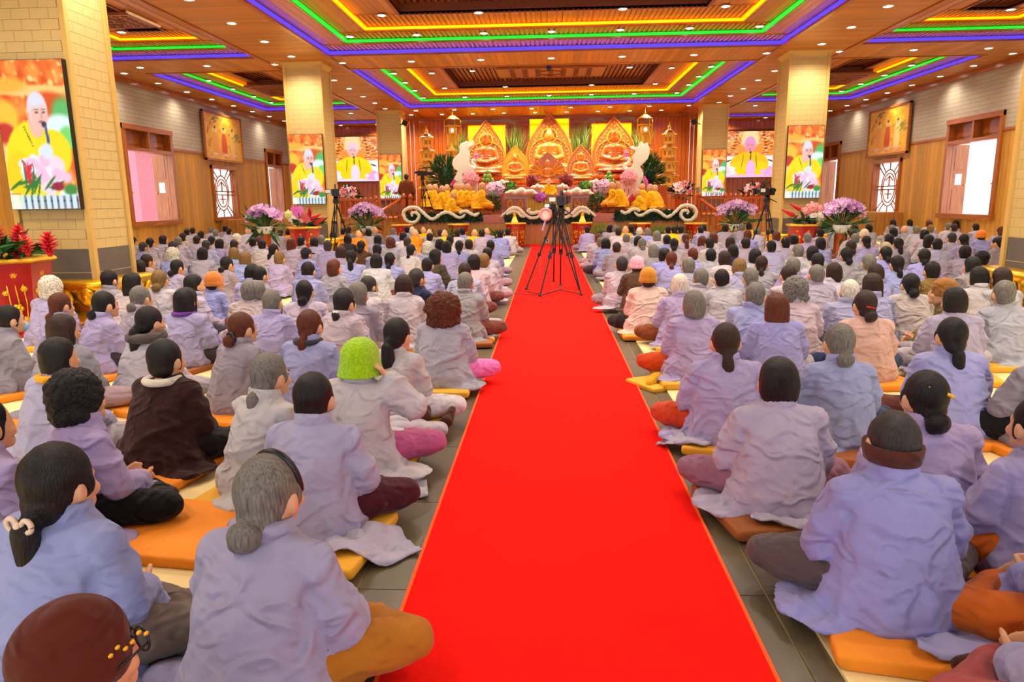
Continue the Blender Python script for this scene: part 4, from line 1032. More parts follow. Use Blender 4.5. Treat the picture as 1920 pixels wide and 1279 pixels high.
crowd(480, """130 135 sk;186 150 sx;30 212 mr;48 240 sk;265 230 lr;345 213 mk a 30;440 222 mk;492 205 sg;540 250 sx;135 278 pk a 25;180 345 so a 15;380 308 sk b 25 h=peaked:40,36,40;640 300 md;790 250 bk B;690 198 mk K;697 130 sd;
845 147 mk;892 130 nw;915 203 mk;1030 140 sg;1010 225 cr;1105 180 mk;1135 128 sk;1172 130 tw;1137 220 sx;1305 185 sk;1300 148 ng;1380 150 sd;1455 208 bk;1380 238 mk;1430 256 mk;1525 250 pk;1597 240 sd;
1695 155 sk;1732 140 nw;1830 160 sk b;1890 145 sk;1510 155 sk;1552 140 sk;1760 248 pk b;1290 262 cw;1165 283 pk w 20;1735 310 sk;1350 330 lk P 25;1285 395 tk b;910 280 sk;905 365 mk w;1005 352 pk;715 335 qk;
590 415 mr g 20;395 435 sk b;35 470 sk g 30;15 592 sg g;1710 362 so;1635 375 mk p;1565 440 sd;1570 528 sg g;1210 495 sx N 30;1110 552 md p;850 552 sx w 35;770 615 mg g 10;365 595 bk w;665 668 pk p 25;125 672 tg v 10;
245 145 sk O;330 150 ng O;585 160 sd O;650 140 sk O;770 160 ng O;1195 150 ng O;1255 130 nd Y;1415 155 nd Y;1640 150 nd Y""")
crowd(960, """565 128 tk;735 117 lk;775 120 sg;797 145 tk;850 125 ng Y;895 120 sk N;955 140 tw;1015 145 sg b;1085 170 lg;1170 130 tk;1215 130 sk Y;1265 128 sk;650 195 sr;665 222 sg;702 235 mk;857 193 sg;945 215 mk w;785 262 td g;
975 233 bg;1060 290 mg;1160 205 sk;1215 235 bk;1300 195 qr;1142 320 mk;1195 350 pr b;1355 315 tr;1322 400 sg;825 388 tx p;935 392 td B 0 h=beanie:232,172,190;1415 490 sg;1570 497 tk;
1425 215 lr;1480 232 sk;1510 185 lr;1415 130 sk;1432 112 lk;1597 115 mk;1635 225 md;1655 290 mk N;1750 230 sk;1720 110 sg;1775 100 mk Y;1835 140 sg;1765 165 mr;1490 320 sk;1590 345 md w;1700 410 mo;
1785 490 bg g;1820 330 mk;1870 385 pd g 10;1825 622 sg a 15""")
crowd(1440, """60 175 mr;130 225 sk;22 255 sk;190 205 mk;295 188 sg;222 290 sg;390 233 mk b;330 305 mk;415 95 sk;495 115 sk;555 105 sk;650 115 sk;755 115 mk g;390 153 sk h=peaked:30,28,30;650 195 sg;635 168 sk;720 160 tw a 0 h=beanie:226,196,170;735 215 bk;
620 255 bd;585 320 bk;370 365 sk;185 402 sg;150 470 pd;360 465 tg;490 450 md w;610 592 sw a 5;755 375 sg;880 308 bk b;965 385 pk b 10;975 235 qk g;905 200 mk;880 270 sy;935 75 lk;925 122 sg g;1060 75 mk;940 147 mk;1020 125 nd g;1110 130 sg;
1170 165 mk;1205 80 mr;1215 122 so;1350 105 sg;1392 112 sd;1402 85 lk;1555 110 sk;1620 90 sk g;1595 170 tk b 0 h=beanie:246,136,40;1375 190 sx;1465 205 bk;1265 240 sk;1200 208 lk;1745 140 sr v;1880 115 sk;1720 225 qk g -40;1830 318 md K;
1600 345 tk a 0 h=peaked:30,28,30;1475 300 sk g 15;1170 328 bk b 20;1225 437 sk F;800 460 md;1525 400 mk;1745 495 md;1065 540 bk p;775 545 ld v;1310 590 td F -60 h=cap:150,100,50""")

# ---- the nearer people, one by one
P = person
P(20, 600, 'sk', 'g', 35, label='person at the left edge in grey robe with black hair and blue face mask', trs=(120, 110, 120))
P(455, 617, 'br', 'g', 30, label='reddish brown haired person with a black scrunchie bun in grey robe', var=1)
P(120, 622, 'ld', 'g', 10, label='person with long wavy dark hair before the near left column', var=3, sc=1.05)
P(112, 672, 'mk', 'v', 15, label='black bob over a yellow scarf, lavender robe', var=1)
P(282, 605, 'qk', 'w', 25, label='long curly black ponytail over a dark hood, white face mask', var=5)
P(349, 566, 'lk', 'v', 12, label='person with long black hair and purple scarf in lavender robe', var=1, sc=1.06)
P(147, 748, 'ck', 'v', 30, label='short curly black hair, lavender robe, turned right before the orange cushion', var=4, trs=(14, 13, 16), sc=1.08)
P(312, 676, 'sk', 'D', 14, label='person in a dark maroon jacket with short black hair and lace scarf', var=3, sc=1.10, trs=(26, 18, 20))
P(507, 706, 'pg', 'w', 25, label='greying brown ponytail in whitish robe, face turned right', var=2, trs=(190, 180, 186))
P(590, 748, 'sk', 'v', 6, label='short haired person in lavender robe with a checked cuff beside the aisle', var=1, sc=1.08, trs=(70, 20, 30), cushion=2)
P(582, 612, 'pr', 'b', 12, label='reddish ponytail with a checked collar in blue robe', var=1)
P(646, 570, 'pk', 'p', 22, label='black ponytail held by a silver clip in pinkish robe', var=0)
P(746, 630, 'qk', 'w', 20, label='long loose black ponytail in a pale robe behind the lime hat', var=5, trs=(206, 200, 208))
P(832, 582, 'ar', 'a', 8, label='frizzy reddish brown hair and pink trousers beside the carpet', var=3, trs=(222, 120, 186), sc=1.1, hairsc=.98, cushion=2)
P(873, 532, 'sg', 'g', 6, label='short grey hair, grey robe, at the carpet in front of the frizzy hair', trs=(110, 60, 46))
P(757, 538, 'md', 'p', 4, label='dark brown bob in pinkish robe in front of the long black ponytail')
# right block
P(1300, 573, 'mg', 'v', -6, label='grey bob in lavender robe, orange trousers and yellow sock by the aisle', var=3, trs=(196, 70, 20), sc=1.08)
P(1274, 537, 'mw', 'v', 0, label='glossy white bob seen just behind the mustard beanie', var=0, trs=(130, 70, 36))
P(1215, 523, 'td', 'C', 0, label='person in a mustard beanie and cream quilted waistcoat beside the aisle', hat='beanie', hatc=(206, 140, 30), var=3, sc=1.08, trs=(40, 34, 36))
P(1360, 643, 'pd', 'v', 4, label='dark low ponytail in lavender robe, orange trousers, at the aisle', var=1, trs=(196, 66, 30), sc=1.05)
P(1455, 578, 'lr', 'b', 0, label='long reddish brown hair over blue robe', var=1)
P(1491, 546, 'cg', 'p', 4, label='curly grey hair in pinkish robe beside the reddish brown hair', sc=1.06)
P(1458, 718, 'mk', 'a', 2, label='short black bob in pale grey robe, mauve trousers by the aisle', var=1, trs=(140, 96, 116), sc=1.1, hairsc=.98)
P(1573, 645, 'bg', 'b', 2, label='grey hair in a low knot, blue robe', var=0, sc=1.04, trs=(44, 60, 84))
P(1621, 573, 'bd', 'Q', -2, label='dark hair with a red clip, dusty pink jumper and jeans', var=1, sc=1.06, trs=(36, 50, 84))
P(1783, 632, 'pk', 'b', 4, label='black ponytail in bright blue-lavender robe', var=3, sc=1.06)
P(1788, 567, 'mk', 'a', 4, label='straight black bob behind the bright blue robe', var=1, sc=1.05)
P(1881, 552, 'sg', 'a', 4, label='short grey hair with a red lanyard at the right edge', sc=1.05)
P(1834, 522, 'mk', 'p', 4, label='thick black hair beside the short grey hair with lanyard')
P(1733, 748, 'bk', 'v', 0, label='black hair pinned up with two gold clips, lavender robe', var=1, sc=1.1, trs=(120, 70, 80))
P(1672, 832, 'tx', 'b', 0, label='greying hair in a brown headband, big blue-lavender robe, white mask', hat='band', hatc=(84, 44, 36), var=1, sc=1.16, trs=(86, 74, 74), cushion=1)
P(1945, 800, 'sk', 'v', -10, label='person half cut off at the right edge with hands in the lap', var=4, trs=(196, 96, 30))
P(1965, 650, 'sk', 'g', 0, label='person mostly cut off by the right edge in grey robe', trs=(24, 22, 26))
P(2080, 890, 'sk', 'b', -20, label='person cut off at the right edge with rust orange trousers', trs=(196, 96, 30), sc=1.1)
P(2140, 1010, 'sk', 'v', -20, label='person cut off at the lower right corner with pink-brown trousers', trs=(160, 70, 70), sc=1.1)
# front left
P(505, 930, 'bg', 'v', 14, label='grey hair with a woven black headband in a big lavender robe beside the carpet', var=1, sc=1.18, trs=(176, 110, 30), cushion=2)
P(113, 908, 'pk', 'b', 14, label='shiny black ponytail with a jewelled clip in blue robe, lower left', var=3, sc=1.22, trs=(110, 94, 84), hairsc=1.05, cushion=3)
P(-30, 800, 'sk', 'v', 20, label='person mostly cut off by the left edge with a brown cuff', trs=(22, 20, 26), sc=1.05)
P(-75, 905, 'sk', 'g', 25, label='person cut off at the left edge in black trousers', trs=(18, 18, 26), sc=1.05)
P(146, 1238, 'tk', 'v', 30, label='person in a maroon brown cap and glasses at the bottom left corner', hat='cap', hatc=(88, 34, 22), var=0, sc=1.1, hairsc=.97, pos=None)
# the lime hat: right hand raised to the ear
RAISE = ((.19, .05, .40), (.31, .10, .33), (.155, .085, .50))
gb = make_body(RAISE, ARM_N, .0075, rhand=((-.62, .06, .62), (.25, -.85, .25), (.75, .1, .6), .5)); setmat(gb, 'skin')
gr = make_robe(1.06, .02, RAISE, ARM_N, flaps=((.26, -.05, .2, .13, .2), (.05, -.22, .24, .1, .1)), seed=77, hipw=1.08)
P(677, 676, 'tx', 'w', 12, label='person in a lime green crochet hat, hand held to the ear', hat='bucket', hatc=(166, 214, 20), body=gb, rmesh=gr, var=0, trs=(176, 84, 130), trk=0, sc=1.12, cushion=2)

# ---- labels: what each wears, then the seat counted in its block
def seat_labels():
    rows = {}
    for rec in PEOPLE:
        o = rec[0]
        if rec[3]: continue
        side = 'left' if o.location.x < 0.08 else 'right'
        rows.setdefault((side, int(o.location.y/1.0)), []).append(rec)
    for (side, k), recs in rows.items():
        recs.sort(key=lambda r: abs(r[0].location.x-.08))
        for i, rec in enumerate(recs):
            o, hair, robe, lab, c, hat = rec
            h = SN[hair[0]].format(HN.get(hair[1], '')).strip()
            if hat: h = {'beanie': 'knit beanie', 'peaked': 'black peaked cap', 'cap': 'brown cap'}.get(hat, 'hat')
            nrow = sum(1 for q in rows if q[0] == side and q[1] > k)+1
            o['label'] = f"{h}, {RC[robe][1]}, {ordn[i]} from aisle, {ordn[nrow-1]} row from stage, {side} block"
            o['category'] = 'person'
    for rec in PEOPLE:
        if rec[3]: rec[0]['label'] = rec[3]; rec[0]['category'] = 'person'
    ks = {}
    for rec in PEOPLE:
        if rec[4] is not None:
            nm = {0: 'orange', 1: 'yellow', 2: 'brown'}[(cush_me, cush2, cush3).index(rec[4].data)]
            who = ' '.join(rec[0]['label'].replace(',', '').split()[:11]) if rec[3] else ' '.join(rec[0]['label'].replace(',', '').split()[:3])
            lab = f"{nm} floor cushion under the {who}" if rec[3] else f"{nm} floor cushion under {rec[0]['label'].split(', ', 1)[0]}, {rec[0]['label'].split(', ', 2)[2]}"
            tag(rec[4], ' '.join(lab.split()[:16]), 'cushion', 'floor cushions')
seat_labels()
def acc(o, name, mb, mt, color=None, smooth=True, where=HD):
    return place(name, mb.mesh(name, smooth), mt, o, loc=where, color=color)
def find(txt): return next(r[0] for r in PEOPLE if r[3] and txt in r[3])
def scarf(o, color, mt='cloth', r=.085, h=.05):
    m = MB(); m.ring((0, .055, .475), r, h*.5, 'Z', n=24, m=8); return place('scarf', remesh(m, .012, 3, .5, 'scarf'), mt, o, color=color)
scarf(find('yellow scarf'), rgb(240, 170, 40)); scarf(find('checked collar'), rgb(60, 60, 66)); scarf(find('lace scarf'), rgb(216, 206, 190)); scarf(find('purple scarf'), rgb(110, 60, 150)); scarf(find('dark hood'), rgb(84, 76, 74), r=.11, h=.085)
acc(find('silver clip'), 'hair_clip', MB().box((0, -.125, -.055), (.05, .02, .014), ch=.005), 'white')
acc(find('red clip'), 'hair_clip', MB().box((0, -.10, .0), (.07, .02, .016), ch=.006, rot=(0, .2, 0)), 'red_lacquer')
m = MB()
for s in (-1, 1):
    m.ring((s*.028, -.142, -.068), .018, .008, 'Y', n=14, m=6)
acc(find('jewelled clip'), 'hair_clip', m.ell((0, -.148, -.068), (.012, .01, .012)), 'plain', rgb(226, 196, 170))
acc(find('two gold clips'), 'hair_clip', MB().box((-.01, -.085, .07), (.05, .012, .012), rot=(.4, .2, 0)).box((.055, -.09, .04), (.045, .012, .014), rot=(.3, .4, .5)), 'gold_paint')
acc(find('woven black headband'), 'headband', MB().tube([(.073*math.cos(t), .045-.02*math.sin(t), .026+.100*math.sin(t)) for t in np.linspace(-.2, PI+.2, 20)], .011, 6), 'black')
acc(find('black scrunchie'), 'scrunchie', MB().ring((0, -.10, -.05), .035, .017, 'Y', n=16, m=8), 'black')
def mask(o, col):
    m = MB().ell((0, .088, -.058), (.062, .035, .045)); 
    for s in (-1, 1): m.tube([(s*.055, .075, -.04), (s*.085, .02, -.02), (s*.088, -.02, -.03)], .0025, 5)
    acc(o, 'face_mask', m, 'cloth', col)
for t, c in (('blue face mask', rgb(150, 190, 220)), ('white face mask', rgb(236, 236, 240)), ('white mask', rgb(236, 236, 240))): mask(find(t), c)
o = find('glasses'); m = MB()
for s in (-1, 1): m.ring((s*.036, .108, -.002), .026, .003, 'Y', n=18, m=5); m.tube([(s*.062, .105, .0), (s*.088, .04, .0), (s*.088, -.01, -.012)], .003, 5)
m.tube([(-.012, .112, .004), (.012, .112, .004)], .003, 5); acc(o, 'glasses', m, 'black')
m = MB()
for k in range(6): m.ell((.088-.012*k*.3, .02+.016*k, .03+.008*math.sin(k*2)), (.003, .006, .005), 8, 6)
acc(o, 'embroidery', m, 'gold_paint')
o = find('red lanyard'); scarf(o, rgb(190, 40, 90), r=.082, h=.012)
# robe tails and loose cloth lying beside people on the aisle
def tail(o, pts, w, col, name='robe_tail'):
    """a creased strip of cloth lying on the floor; pts in the person's own frame"""
    m = MB(); n = 14; vs = []; fs = []; pts = [Vector(p) for p in pts]
    for i in range(n+1):
        t = i/n*(len(pts)-1); k = min(int(t), len(pts)-2); p = pts[k].lerp(pts[k+1], t-k); d = (pts[k+1]-pts[k]).normalized(); sd = Vector((-d.y, d.x, 0))
        for j in range(9):
            q = (j/8-.5)*2; v = p+sd*q*w/2*(1+.12*math.sin(i*.9)); e = max(abs(v.x), abs(v.y)); z = .034+(-.040-.034)*min(1, max(0, (e-.30)/.10))+.010*math.sin(j*1.9+i*.5)+.007*math.cos(i*1.3+j)
            vs.append((v.x, v.y, max(z, -.046)))
    for i in range(n):
        for j in range(8): fs.append((i*9+j, i*9+j+1, (i+1)*9+j+1, (i+1)*9+j))
    me = m.add(vs, fs).mesh(name, True); setmat(me, 'cloth'); ob = place(name, me, None, o, color=col)
    sd_ = ob.modifiers.new('t', 'SOLIDIFY'); sd_.thickness = .006; return ob
lv = rgb(176, 170, 192)
tail(find('lime green'), [(.1, -.18, .0), (.3, -.20, -.01), (.46, -.13, -.03)], .22, rgb(186, 180, 192)); pass
tail(find('checked cuff'), [(.12, -.16, .02), (.3, -.14, .01), (.45, .0, -.03)], .24, lv); tail(find('woven black headband'), [(.2, -.12, .0), (.36, -.1, .0), (.5, -.02, .0)], .2, lv)
tail(find('before the orange cushion'), [(.15, -.16, .0), (.32, -.1, -.01), (.5, .05, -.01)], .13, lv); tail(find('brown headband'), [(.0, -.16, .03), (.2, -.24, .0), (.42, -.34, -.02)], .26, rgb(156, 156, 202))
tail(find('mauve trousers'), [(-.15, -.16, .02), (0, -.22, -.0), (.18, -.2, -.02)], .15, lv); tail(find('at the aisle') , [(-.1, -.17, .0), (-.28, -.12, -.02), (-.36, -.02, -.03)], .14, lv)
m = MB().cap((-.30, .0, .0), (-.36, -.08, -.0), .045, .05).cap((-.36, -.08, 0), (-.42, -.16, -.015), .05, .028)
place('sock', m.mesh('sock', True), 'cloth', find('yellow sock'), color=rgb(216, 160, 20))
def tl(o, px, py, z):
    w = onz(px, py, z)-o.location; a = -o.rotation_euler[2]; s = o.scale[0]; return Vector(((w.x*math.cos(a)-w.y*math.sin(a))/s, (w.x*math.sin(a)+w.y*math.cos(a))/s, w.z/s))
lime = find('lime green')
for (a_, b_, c_) in (((792, 800, .05), (797, 782, .13), (801, 758, .17)), ((828, 800, .04), (838, 790, .10), (848, 768, .15))):
    q = [tl(lime, *v) for v in (a_, b_, c_)]; m = MB().cap(q[0], q[1], .036, .042, 10).cap(q[1], q[2], .042, .026, 10)
    me = remesh(m, .008, 3, .5, 'sock'); setmat(me, 'cloth'); place('sock', me, None, lime, color=rgb(70, 38, 26))
m = MB()
for (a_, b_) in (((740, 800, .12), (790, 800, .08)), ((740, 812, .13), (826, 805, .07))): m.cap(tl(lime, *a_), tl(lime, *b_), .075, .052, 12)
me = remesh(m, .012, 4, .5, 'trouser_leg'); setmat(me, 'cloth'); place('trouser_leg', me, None, lime, color=rgb(186, 180, 192))
# a free cushion lying on the mat
c = place('cushion', cush_me, None, loc=tuple(onz(345, 1005, .016)), rot=(0, 0, -.12), scale=(1.12, 1.0, 1.0)); tag(c, 'large empty orange floor cushion at the front left', 'cushion', 'floor cushions')
c = place('cushion', cush2, None, loc=tuple(onz(1235, 722, .0)), rot=(0, 0, .5), scale=.7); tag(c, 'small yellow cushion poking onto the tiles right of the carpet', 'cushion', 'floor cushions')
# phone-like slip held by the scarf wearer, hand bags are left to the floor
b = MB().ell((0, 0, .06), (.13, .09, .075)); b.ring((0, 0, .12), .07, .008, 'Y', n=14, m=5, a0=0, a1=PI)
P_ = onz(1840, 945, 0); o = b.build('handbag', 'cloth', None, smooth=True, loc=tuple(P_), color=rgb(206, 44, 24)); tag(o, 'small red woven bag on the mat at the right', 'bag')

# ------------------------------------------------------------------ stage and altar
SY, SZ = 24.0, 1.02
stage = struct(MB().bb(-5.05, 5.05, SY, 31.5, 0, SZ-.02).build('stage', 'red_wood'))
MB().bb(-5.1, 5.1, SY-.05, 31.5, SZ-.03, SZ).build('stage_top', 'red_wood', stage)
pm = MB().box((0, 0, .365), (.196, .04, .73), ch=.008).mesh('plank')
for k in range(51): place('plank', pm, 'stage_plank', stage, loc=(-5.0+.2*k, SY-.02, 0))
pm = MB().box((0, 0, 0), (1.24, .05, .25), ch=.01).mesh('board')
for k in range(8): place('board', pm, 'red_wood', stage, loc=(-4.37+1.25*k, SY-.025, .865))
o = MB().box((0, 0, 0), (.09, .02, .12), ch=.005).build('wall_socket', 'white', None, loc=tuple(at(1026, 452, SY-.055))); tag(o, 'white power socket low on the stage front', 'socket')
MB().box((0, -.012, 0), (.05, .012, .06), ch=.004).build('plug', 'black', o)
for sd, xa, xb in (('left', WL, -5.05), ('right', 5.05, WR)):
    pf = struct(MB().bb(xa, xb, 25.4, YF, 0, .92).build('platform_'+sd, 'stage_plank'))
    pm = MB().box((0, 0, .45), (.29, .04, .9), ch=.01).mesh('plank')
    k = 0
    while xa+.15+.3*k < xb: place('plank', pm, 'stage_plank', pf, loc=(xa+.15+.3*k, 25.39, 0)); k += 1

# altar wall: board flanks, framed middle with three shining yellow panels
AY = 31.4
aw = struct(MB().bb(-5.75, 5.9, AY, AY+.15, SZ, 6.1).build('wall_altar', 'altar_wall'))
pl = MB().box((0, 0, 0), (.155, .07, 3.95), ch=.03).mesh('plank'); setmat(pl, 'altar_plank')
for a, b in ((757, 838), (1224, 1306)):
    xa, xb = at(a, 300, AY).x, at(b, 300, AY).x; n = int((xb-xa)/.165)
    for k in range(n): place('plank', pl, None, aw, loc=(xa+.08+(xb-xa-.16)*k/(n-1), AY-.03, SZ+1.98))
struct(MB().bb(-5.75, 5.9, AY-.12, AY-.02, ZC-.12, ZC).build('trim_6', 'trim_wood_x'))
struct(MB().bb(at(838, 235, AY).x, at(1224, 235, AY).x, AY-.06, AY-.0, at(1000, 236, AY).z, at(1000, 232, AY).z).build('trim_7', 'red_wood'))
def rect(x0, y0, x1, y1, Y): a, b = at(x0, y0, Y), at(x1, y1, Y); return a.x, b.x, b.z, a.z
for k, (a, b, c, d) in enumerate(((877.5, 236, 949, 325), (993, 224, 1066, 325), (1109, 232, 1182, 325))):
    xa, xb, za, zb = rect(a, b, c, d, AY)
    p = empty('light_panel', ((xa+xb)/2, AY-.06, za)); tag(p, 'glowing yellow panel behind the %s large statue' % ('left', 'middle', 'right')[k], 'light panel', 'backlit altar panels')
    w, h = xb-xa, zb-za; MB().bb(-w/2, w/2, .0, .04, 0, h).build('sheet', 'panel_yellow', p)
    for (x0, x1, z0, z1) in ((-w/2-.1, -w/2, 0, h+.1), (w/2, w/2+.1, 0, h+.1), (-w/2, w/2, h, h+.1)): MB().bb(x0, x1, -.03, .05, z0, z1).build('frame_bar', 'red_wood', p)
for k, (a, b) in enumerate(((842, 872), (953, 990), (1070, 1105), (1186, 1205))):
    xa, xb, za, zb = rect(a, 238, b, 320, AY); m = MB()
    for (x0, x1, z0, z1) in ((xa, xa+.06, za, zb), (xb-.06, xb, za, zb), (xa, xb, zb-.06, zb)): m.bb(x0, x1, AY-.03, AY, z0, z1)
    m.build('panel_frame', 'red_wood', aw)
for k, x in enumerate((884, 940, 1118, 1176)):           # painted clouds above the frame lights
    p = at(x, 226, AY-.01)
    m = MB(); m.prism([(p.x-.75, p.z-.12), (p.x-.35, p.z+.05), (p.x-.15, p.z+.25), (p.x+.15, p.z+.25), (p.x+.38, p.z+.02), (p.x+.75, p.z-.12)], 'Y', AY-.02, AY); m.build('cloud_relief', 'wall_tile_y', aw)

# stepped wooden plinth that carries the statues
for k_, (ya, yb, zt) in enumerate(((29.75, 31.3, 2.10), (28.85, 29.75, 2.02), (27.95, 28.85, 1.95), (27.3, 27.95, 1.97))):
    st = struct(MB().bb(-4.3, 4.45, ya, yb, SZ, zt).build('altar_step', 'red_wood'))
# statues
def seated_figure(crown):
    m = MB()
    m.ell((0, 0, 1.52), (.155, .16, .21)); m.ell((0, -.03, 1.42), (.11, .11, .13)); m.ell((0, .02, 1.70), (.12, .12, .09)); 
    if crown: m.lathe([(.16, 0), (.17, .05), (.14, .16), (.05, .24)], (0, 0, 1.62), 12); m.ell((0, -.15, 1.72), (.05, .03, .09))
    else: m.ell((0, .02, 1.78), (.07, .07, .06))
    for s in (-1, 1): m.ell((s*.165, .02, 1.47), (.025, .04, .10))
    m.cap((0, .03, 1.15), (0, .02, 1.36), .10, .085); m.lathe([(.34, .42), (.36, .6), (.33, .82), (.37, 1.02), (.40, 1.14), (.30, 1.24), (.14, 1.28)], (0, .03, 0), 20, 1.0, .62)
    for s in (-1, 1):
        m.cap((s*.36, .03, 1.10), (s*.50, .0, .74), .12, .11); m.cap((s*.50, 0, .74), (s*.12, -.26, .62), .11, .075)
        m.cap((s*.22, 0, .36), (s*.68, -.18, .30), .19, .16); m.cap((s*.68, -.18, .30), (-s*.1, -.34, .26), .16, .11); m.ell((s*.72, -.1, .27), (.18, .2, .14))
    m.ell((0, -.30, .60), (.13, .09, .07)); m.ell((0, .0, .28), (.62, .40, .17)); m.ell((0, -.2, .16), (.78, .36, .10))
    for k in range(5): m.ring((0, -.05, .95-.09*k), .30-.02*k, .018, 'Z', n=20, m=5, sz=.75, a0=PI+.4, a1=2*PI-.4)
    me = remesh(m, .026, 3, .5, 'figure'); setmat(me, 'statue_wood'); return me
fig = seated_figure(False); figc = seated_figure(True)
def leaf_outline(w, h, n=18):
    pts = []
    for k in range(n+1):
        t = k/n; z = h*t; x = w/2*(math.sin(PI*(.22+.78*t))**.85 if t < .999 else 0)*(1-.25*max(0, t-.72)/.28)
        pts.append((x, z))
    return [(x, z) for x, z in pts]+[(-x, z) for x, z in reversed(pts[:-1])]
def statue(cx, tip, left, right, bottom, Y, label, crown, mt='statue_wood', body=.9, gold=False):
    c = at(cx, bottom, Y); top = at(cx, tip, Y).z; w = (right-left)*mpp(Y); h = top-c.z
    r = empty('seated_statue', (c.x, Y, c.z)); tag(r, label, 'statue', 'carved seated statues of the altar')
    out = leaf_outline(w, h-.15); m = MB().prism([(x, z+.15) for x, z in out], 'Y', .28, .42); m.build('mandorla', 'statue_dark' if not gold else 'gold_paint', r)
    m = MB(); o2 = [(x*.985, z+.15) for x, z in out]; m.tube([(x, .27, z) for x, z in o2], .018*w, 6); m.build('rim', 'statue_wood' if not gold else 'gold', r)
    k = body*h*.74/1.85; me = (figc if crown else fig).copy(); f = place('figure', me, None, r, loc=(0, 0, .14*h), scale=k); setmat(me, mt)
    hz = .14*h+1.55*k; MB().ring((0, .24, hz), .27*k*1.05, .03*k, 'Y', n=28, m=6).build('halo', 'gold_paint', r)
    MB().ring((0, .26, .14*h+.82*k), .78*k, .022*k, 'Y', n=30, m=5, sz=.85).build('aura_ring', 'gold_paint', r)
    m = MB(); rr = random.Random(cx)
    for (x, z) in out[3:-3]:
        for q in (.80, .64): m.ell((x*q+rr.uniform(-.02, .02), .27, .15+z*(.93 if q > .7 else .86)), (.019*w, .02, .019*w), 8, 6)
    o = m.build('beads', 'gold_paint', r); o['kind'] = 'stuff'
    n = 14; hw = w*.40
    MB().lathe([(hw*1.05, 0), (hw*1.1, .03*h), (hw*.8, .06*h), (hw*.85, .10*h), (hw*1.02, .14*h), (hw*.9, .15*h)], (0, .02, 0), 24, 1.0, .55).build('lotus_seat', mt, r, smooth=True)
    for i in range(9):
        a = PI+PI*(i+.5)/9; m = MB().ell((hw*1.0*math.cos(a), .02+hw*.56*math.sin(a), .105*h), (.09*w, .05*w, .045*h), 10, 6); m.build('petal', mt, r)
    return r
statue(912, 224, 878, 947, 348, 30.3, 'large carved crowned statue before the left yellow panel', True, 'statue_dark')
statue(1030, 211, 989, 1072, 350, 30.5, 'largest carved statue in the middle of the altar', False)
statue(1151, 218, 1112, 1191, 344, 30.3, 'large carved crowned statue before the right yellow panel', True, 'statue_dark')
statue(966, 272, 942, 991, 350, 29.2, 'small golden lit statue left of the middle', False, gold=True)
statue(1089, 271, 1065, 1114, 350, 29.2, 'small carved statue right of the middle', True)
# many-armed statue in front of the middle one
Y = 28.4; c = at(1027, 352, Y); k = mpp(Y)
r = empty('many_armed_statue', tuple(c)); tag(r, 'small carved many-armed statue low in the middle of the altar', 'statue')
MB().prism([(x, z+.1) for x, z in leaf_outline(62*k, 58*k)], 'Y', .2, .3).build('mandorla', 'statue_dark', r)
place('figure', figc.copy(), None, r, loc=(0, 0, .1), scale=.52)
for s in (-1, 1):
    for j in range(9):
        a = -.35+.22*j; p0 = (s*.16, .02, .58); p1 = (s*(.16+.30*math.cos(a)), -.06, .58+.26*math.sin(a)); p2 = (s*(.2+.50*math.cos(a)), -.12, .56+.48*math.sin(a))
        MB().tube([p0, p1, p2], [.035, .028, .018], 6).ell((p2[0], p2[1], p2[2]), (.035, .03, .035), 8, 6).build('arm', 'gold_paint' if j % 2 else 'statue_wood', r)
MB().lathe([(.5, 0), (.52, .05), (.4, .08), (.46, .12)], (0, 0, 0), 24, 1, .6).build('lotus_seat', 'statue_wood', r, smooth=True)

# foliage and blossom helpers: uncountable leaves or petals are one part
def leaves(n, fn, size, wid=.35, seed=1):
    """n leaf blades; fn(rand) -> point, outward direction"""
    rr = random.Random(seed); m = MB(); vs = []; fs = []
    for i in range(n):
        p, d = fn(rr); p, d = Vector(p), Vector(d).normalized(); sd = d.cross(Vector((rr.gauss(0, 1), rr.gauss(0, 1), rr.gauss(0, 1)))).normalized(); l = size*rr.uniform(.6, 1.3); up = d.cross(sd)
        b = len(vs); vs += [p, p+d*l*.5+sd*l*wid/2+up*l*.05, p+d*l-up*l*.12, p+d*l*.5-sd*l*wid/2+up*l*.05]; fs.append((b, b+1, b+2, b+3))
    return m.add(vs, fs)
def cloud(c, r):
    def fn(rr):
        while True:
            v = Vector((rr.uniform(-1, 1), rr.uniform(-1, 1), rr.uniform(-1, 1)))
            if .25 < v.length < 1: break
        return (c[0]+v.x*r[0], c[1]+v.y*r[1], c[2]+v.z*r[2]), (v.x, v.y, v.z+.25)
    return fn
def flowers(n, fn, size, seed=1, petals=5):
    rr = random.Random(seed); m = MB(); vs = []; fs = []
    for i in range(n):
        p, d = fn(rr); p, d = Vector(p), Vector(d).normalized(); d = (d+Vector((0, -.8, 0))).normalized(); a = d.orthogonal().normalized(); b_ = d.cross(a); s = size*rr.uniform(.7, 1.2)
        for k in range(petals):
            an = 2*PI*k/petals; u = a*math.cos(an)+b_*math.sin(an); w = a*-math.sin(an)+b_*math.cos(an); b = len(vs)
            vs += [p, p+u*s*.6+w*s*.32+d*s*.1, p+u*s+d*s*.22, p+u*s*.6-w*s*.32+d*s*.1]; fs.append((b, b+1, b+2, b+3))
    return m.add(vs, fs)
def pet(o): o['kind'] = 'stuff'; return o
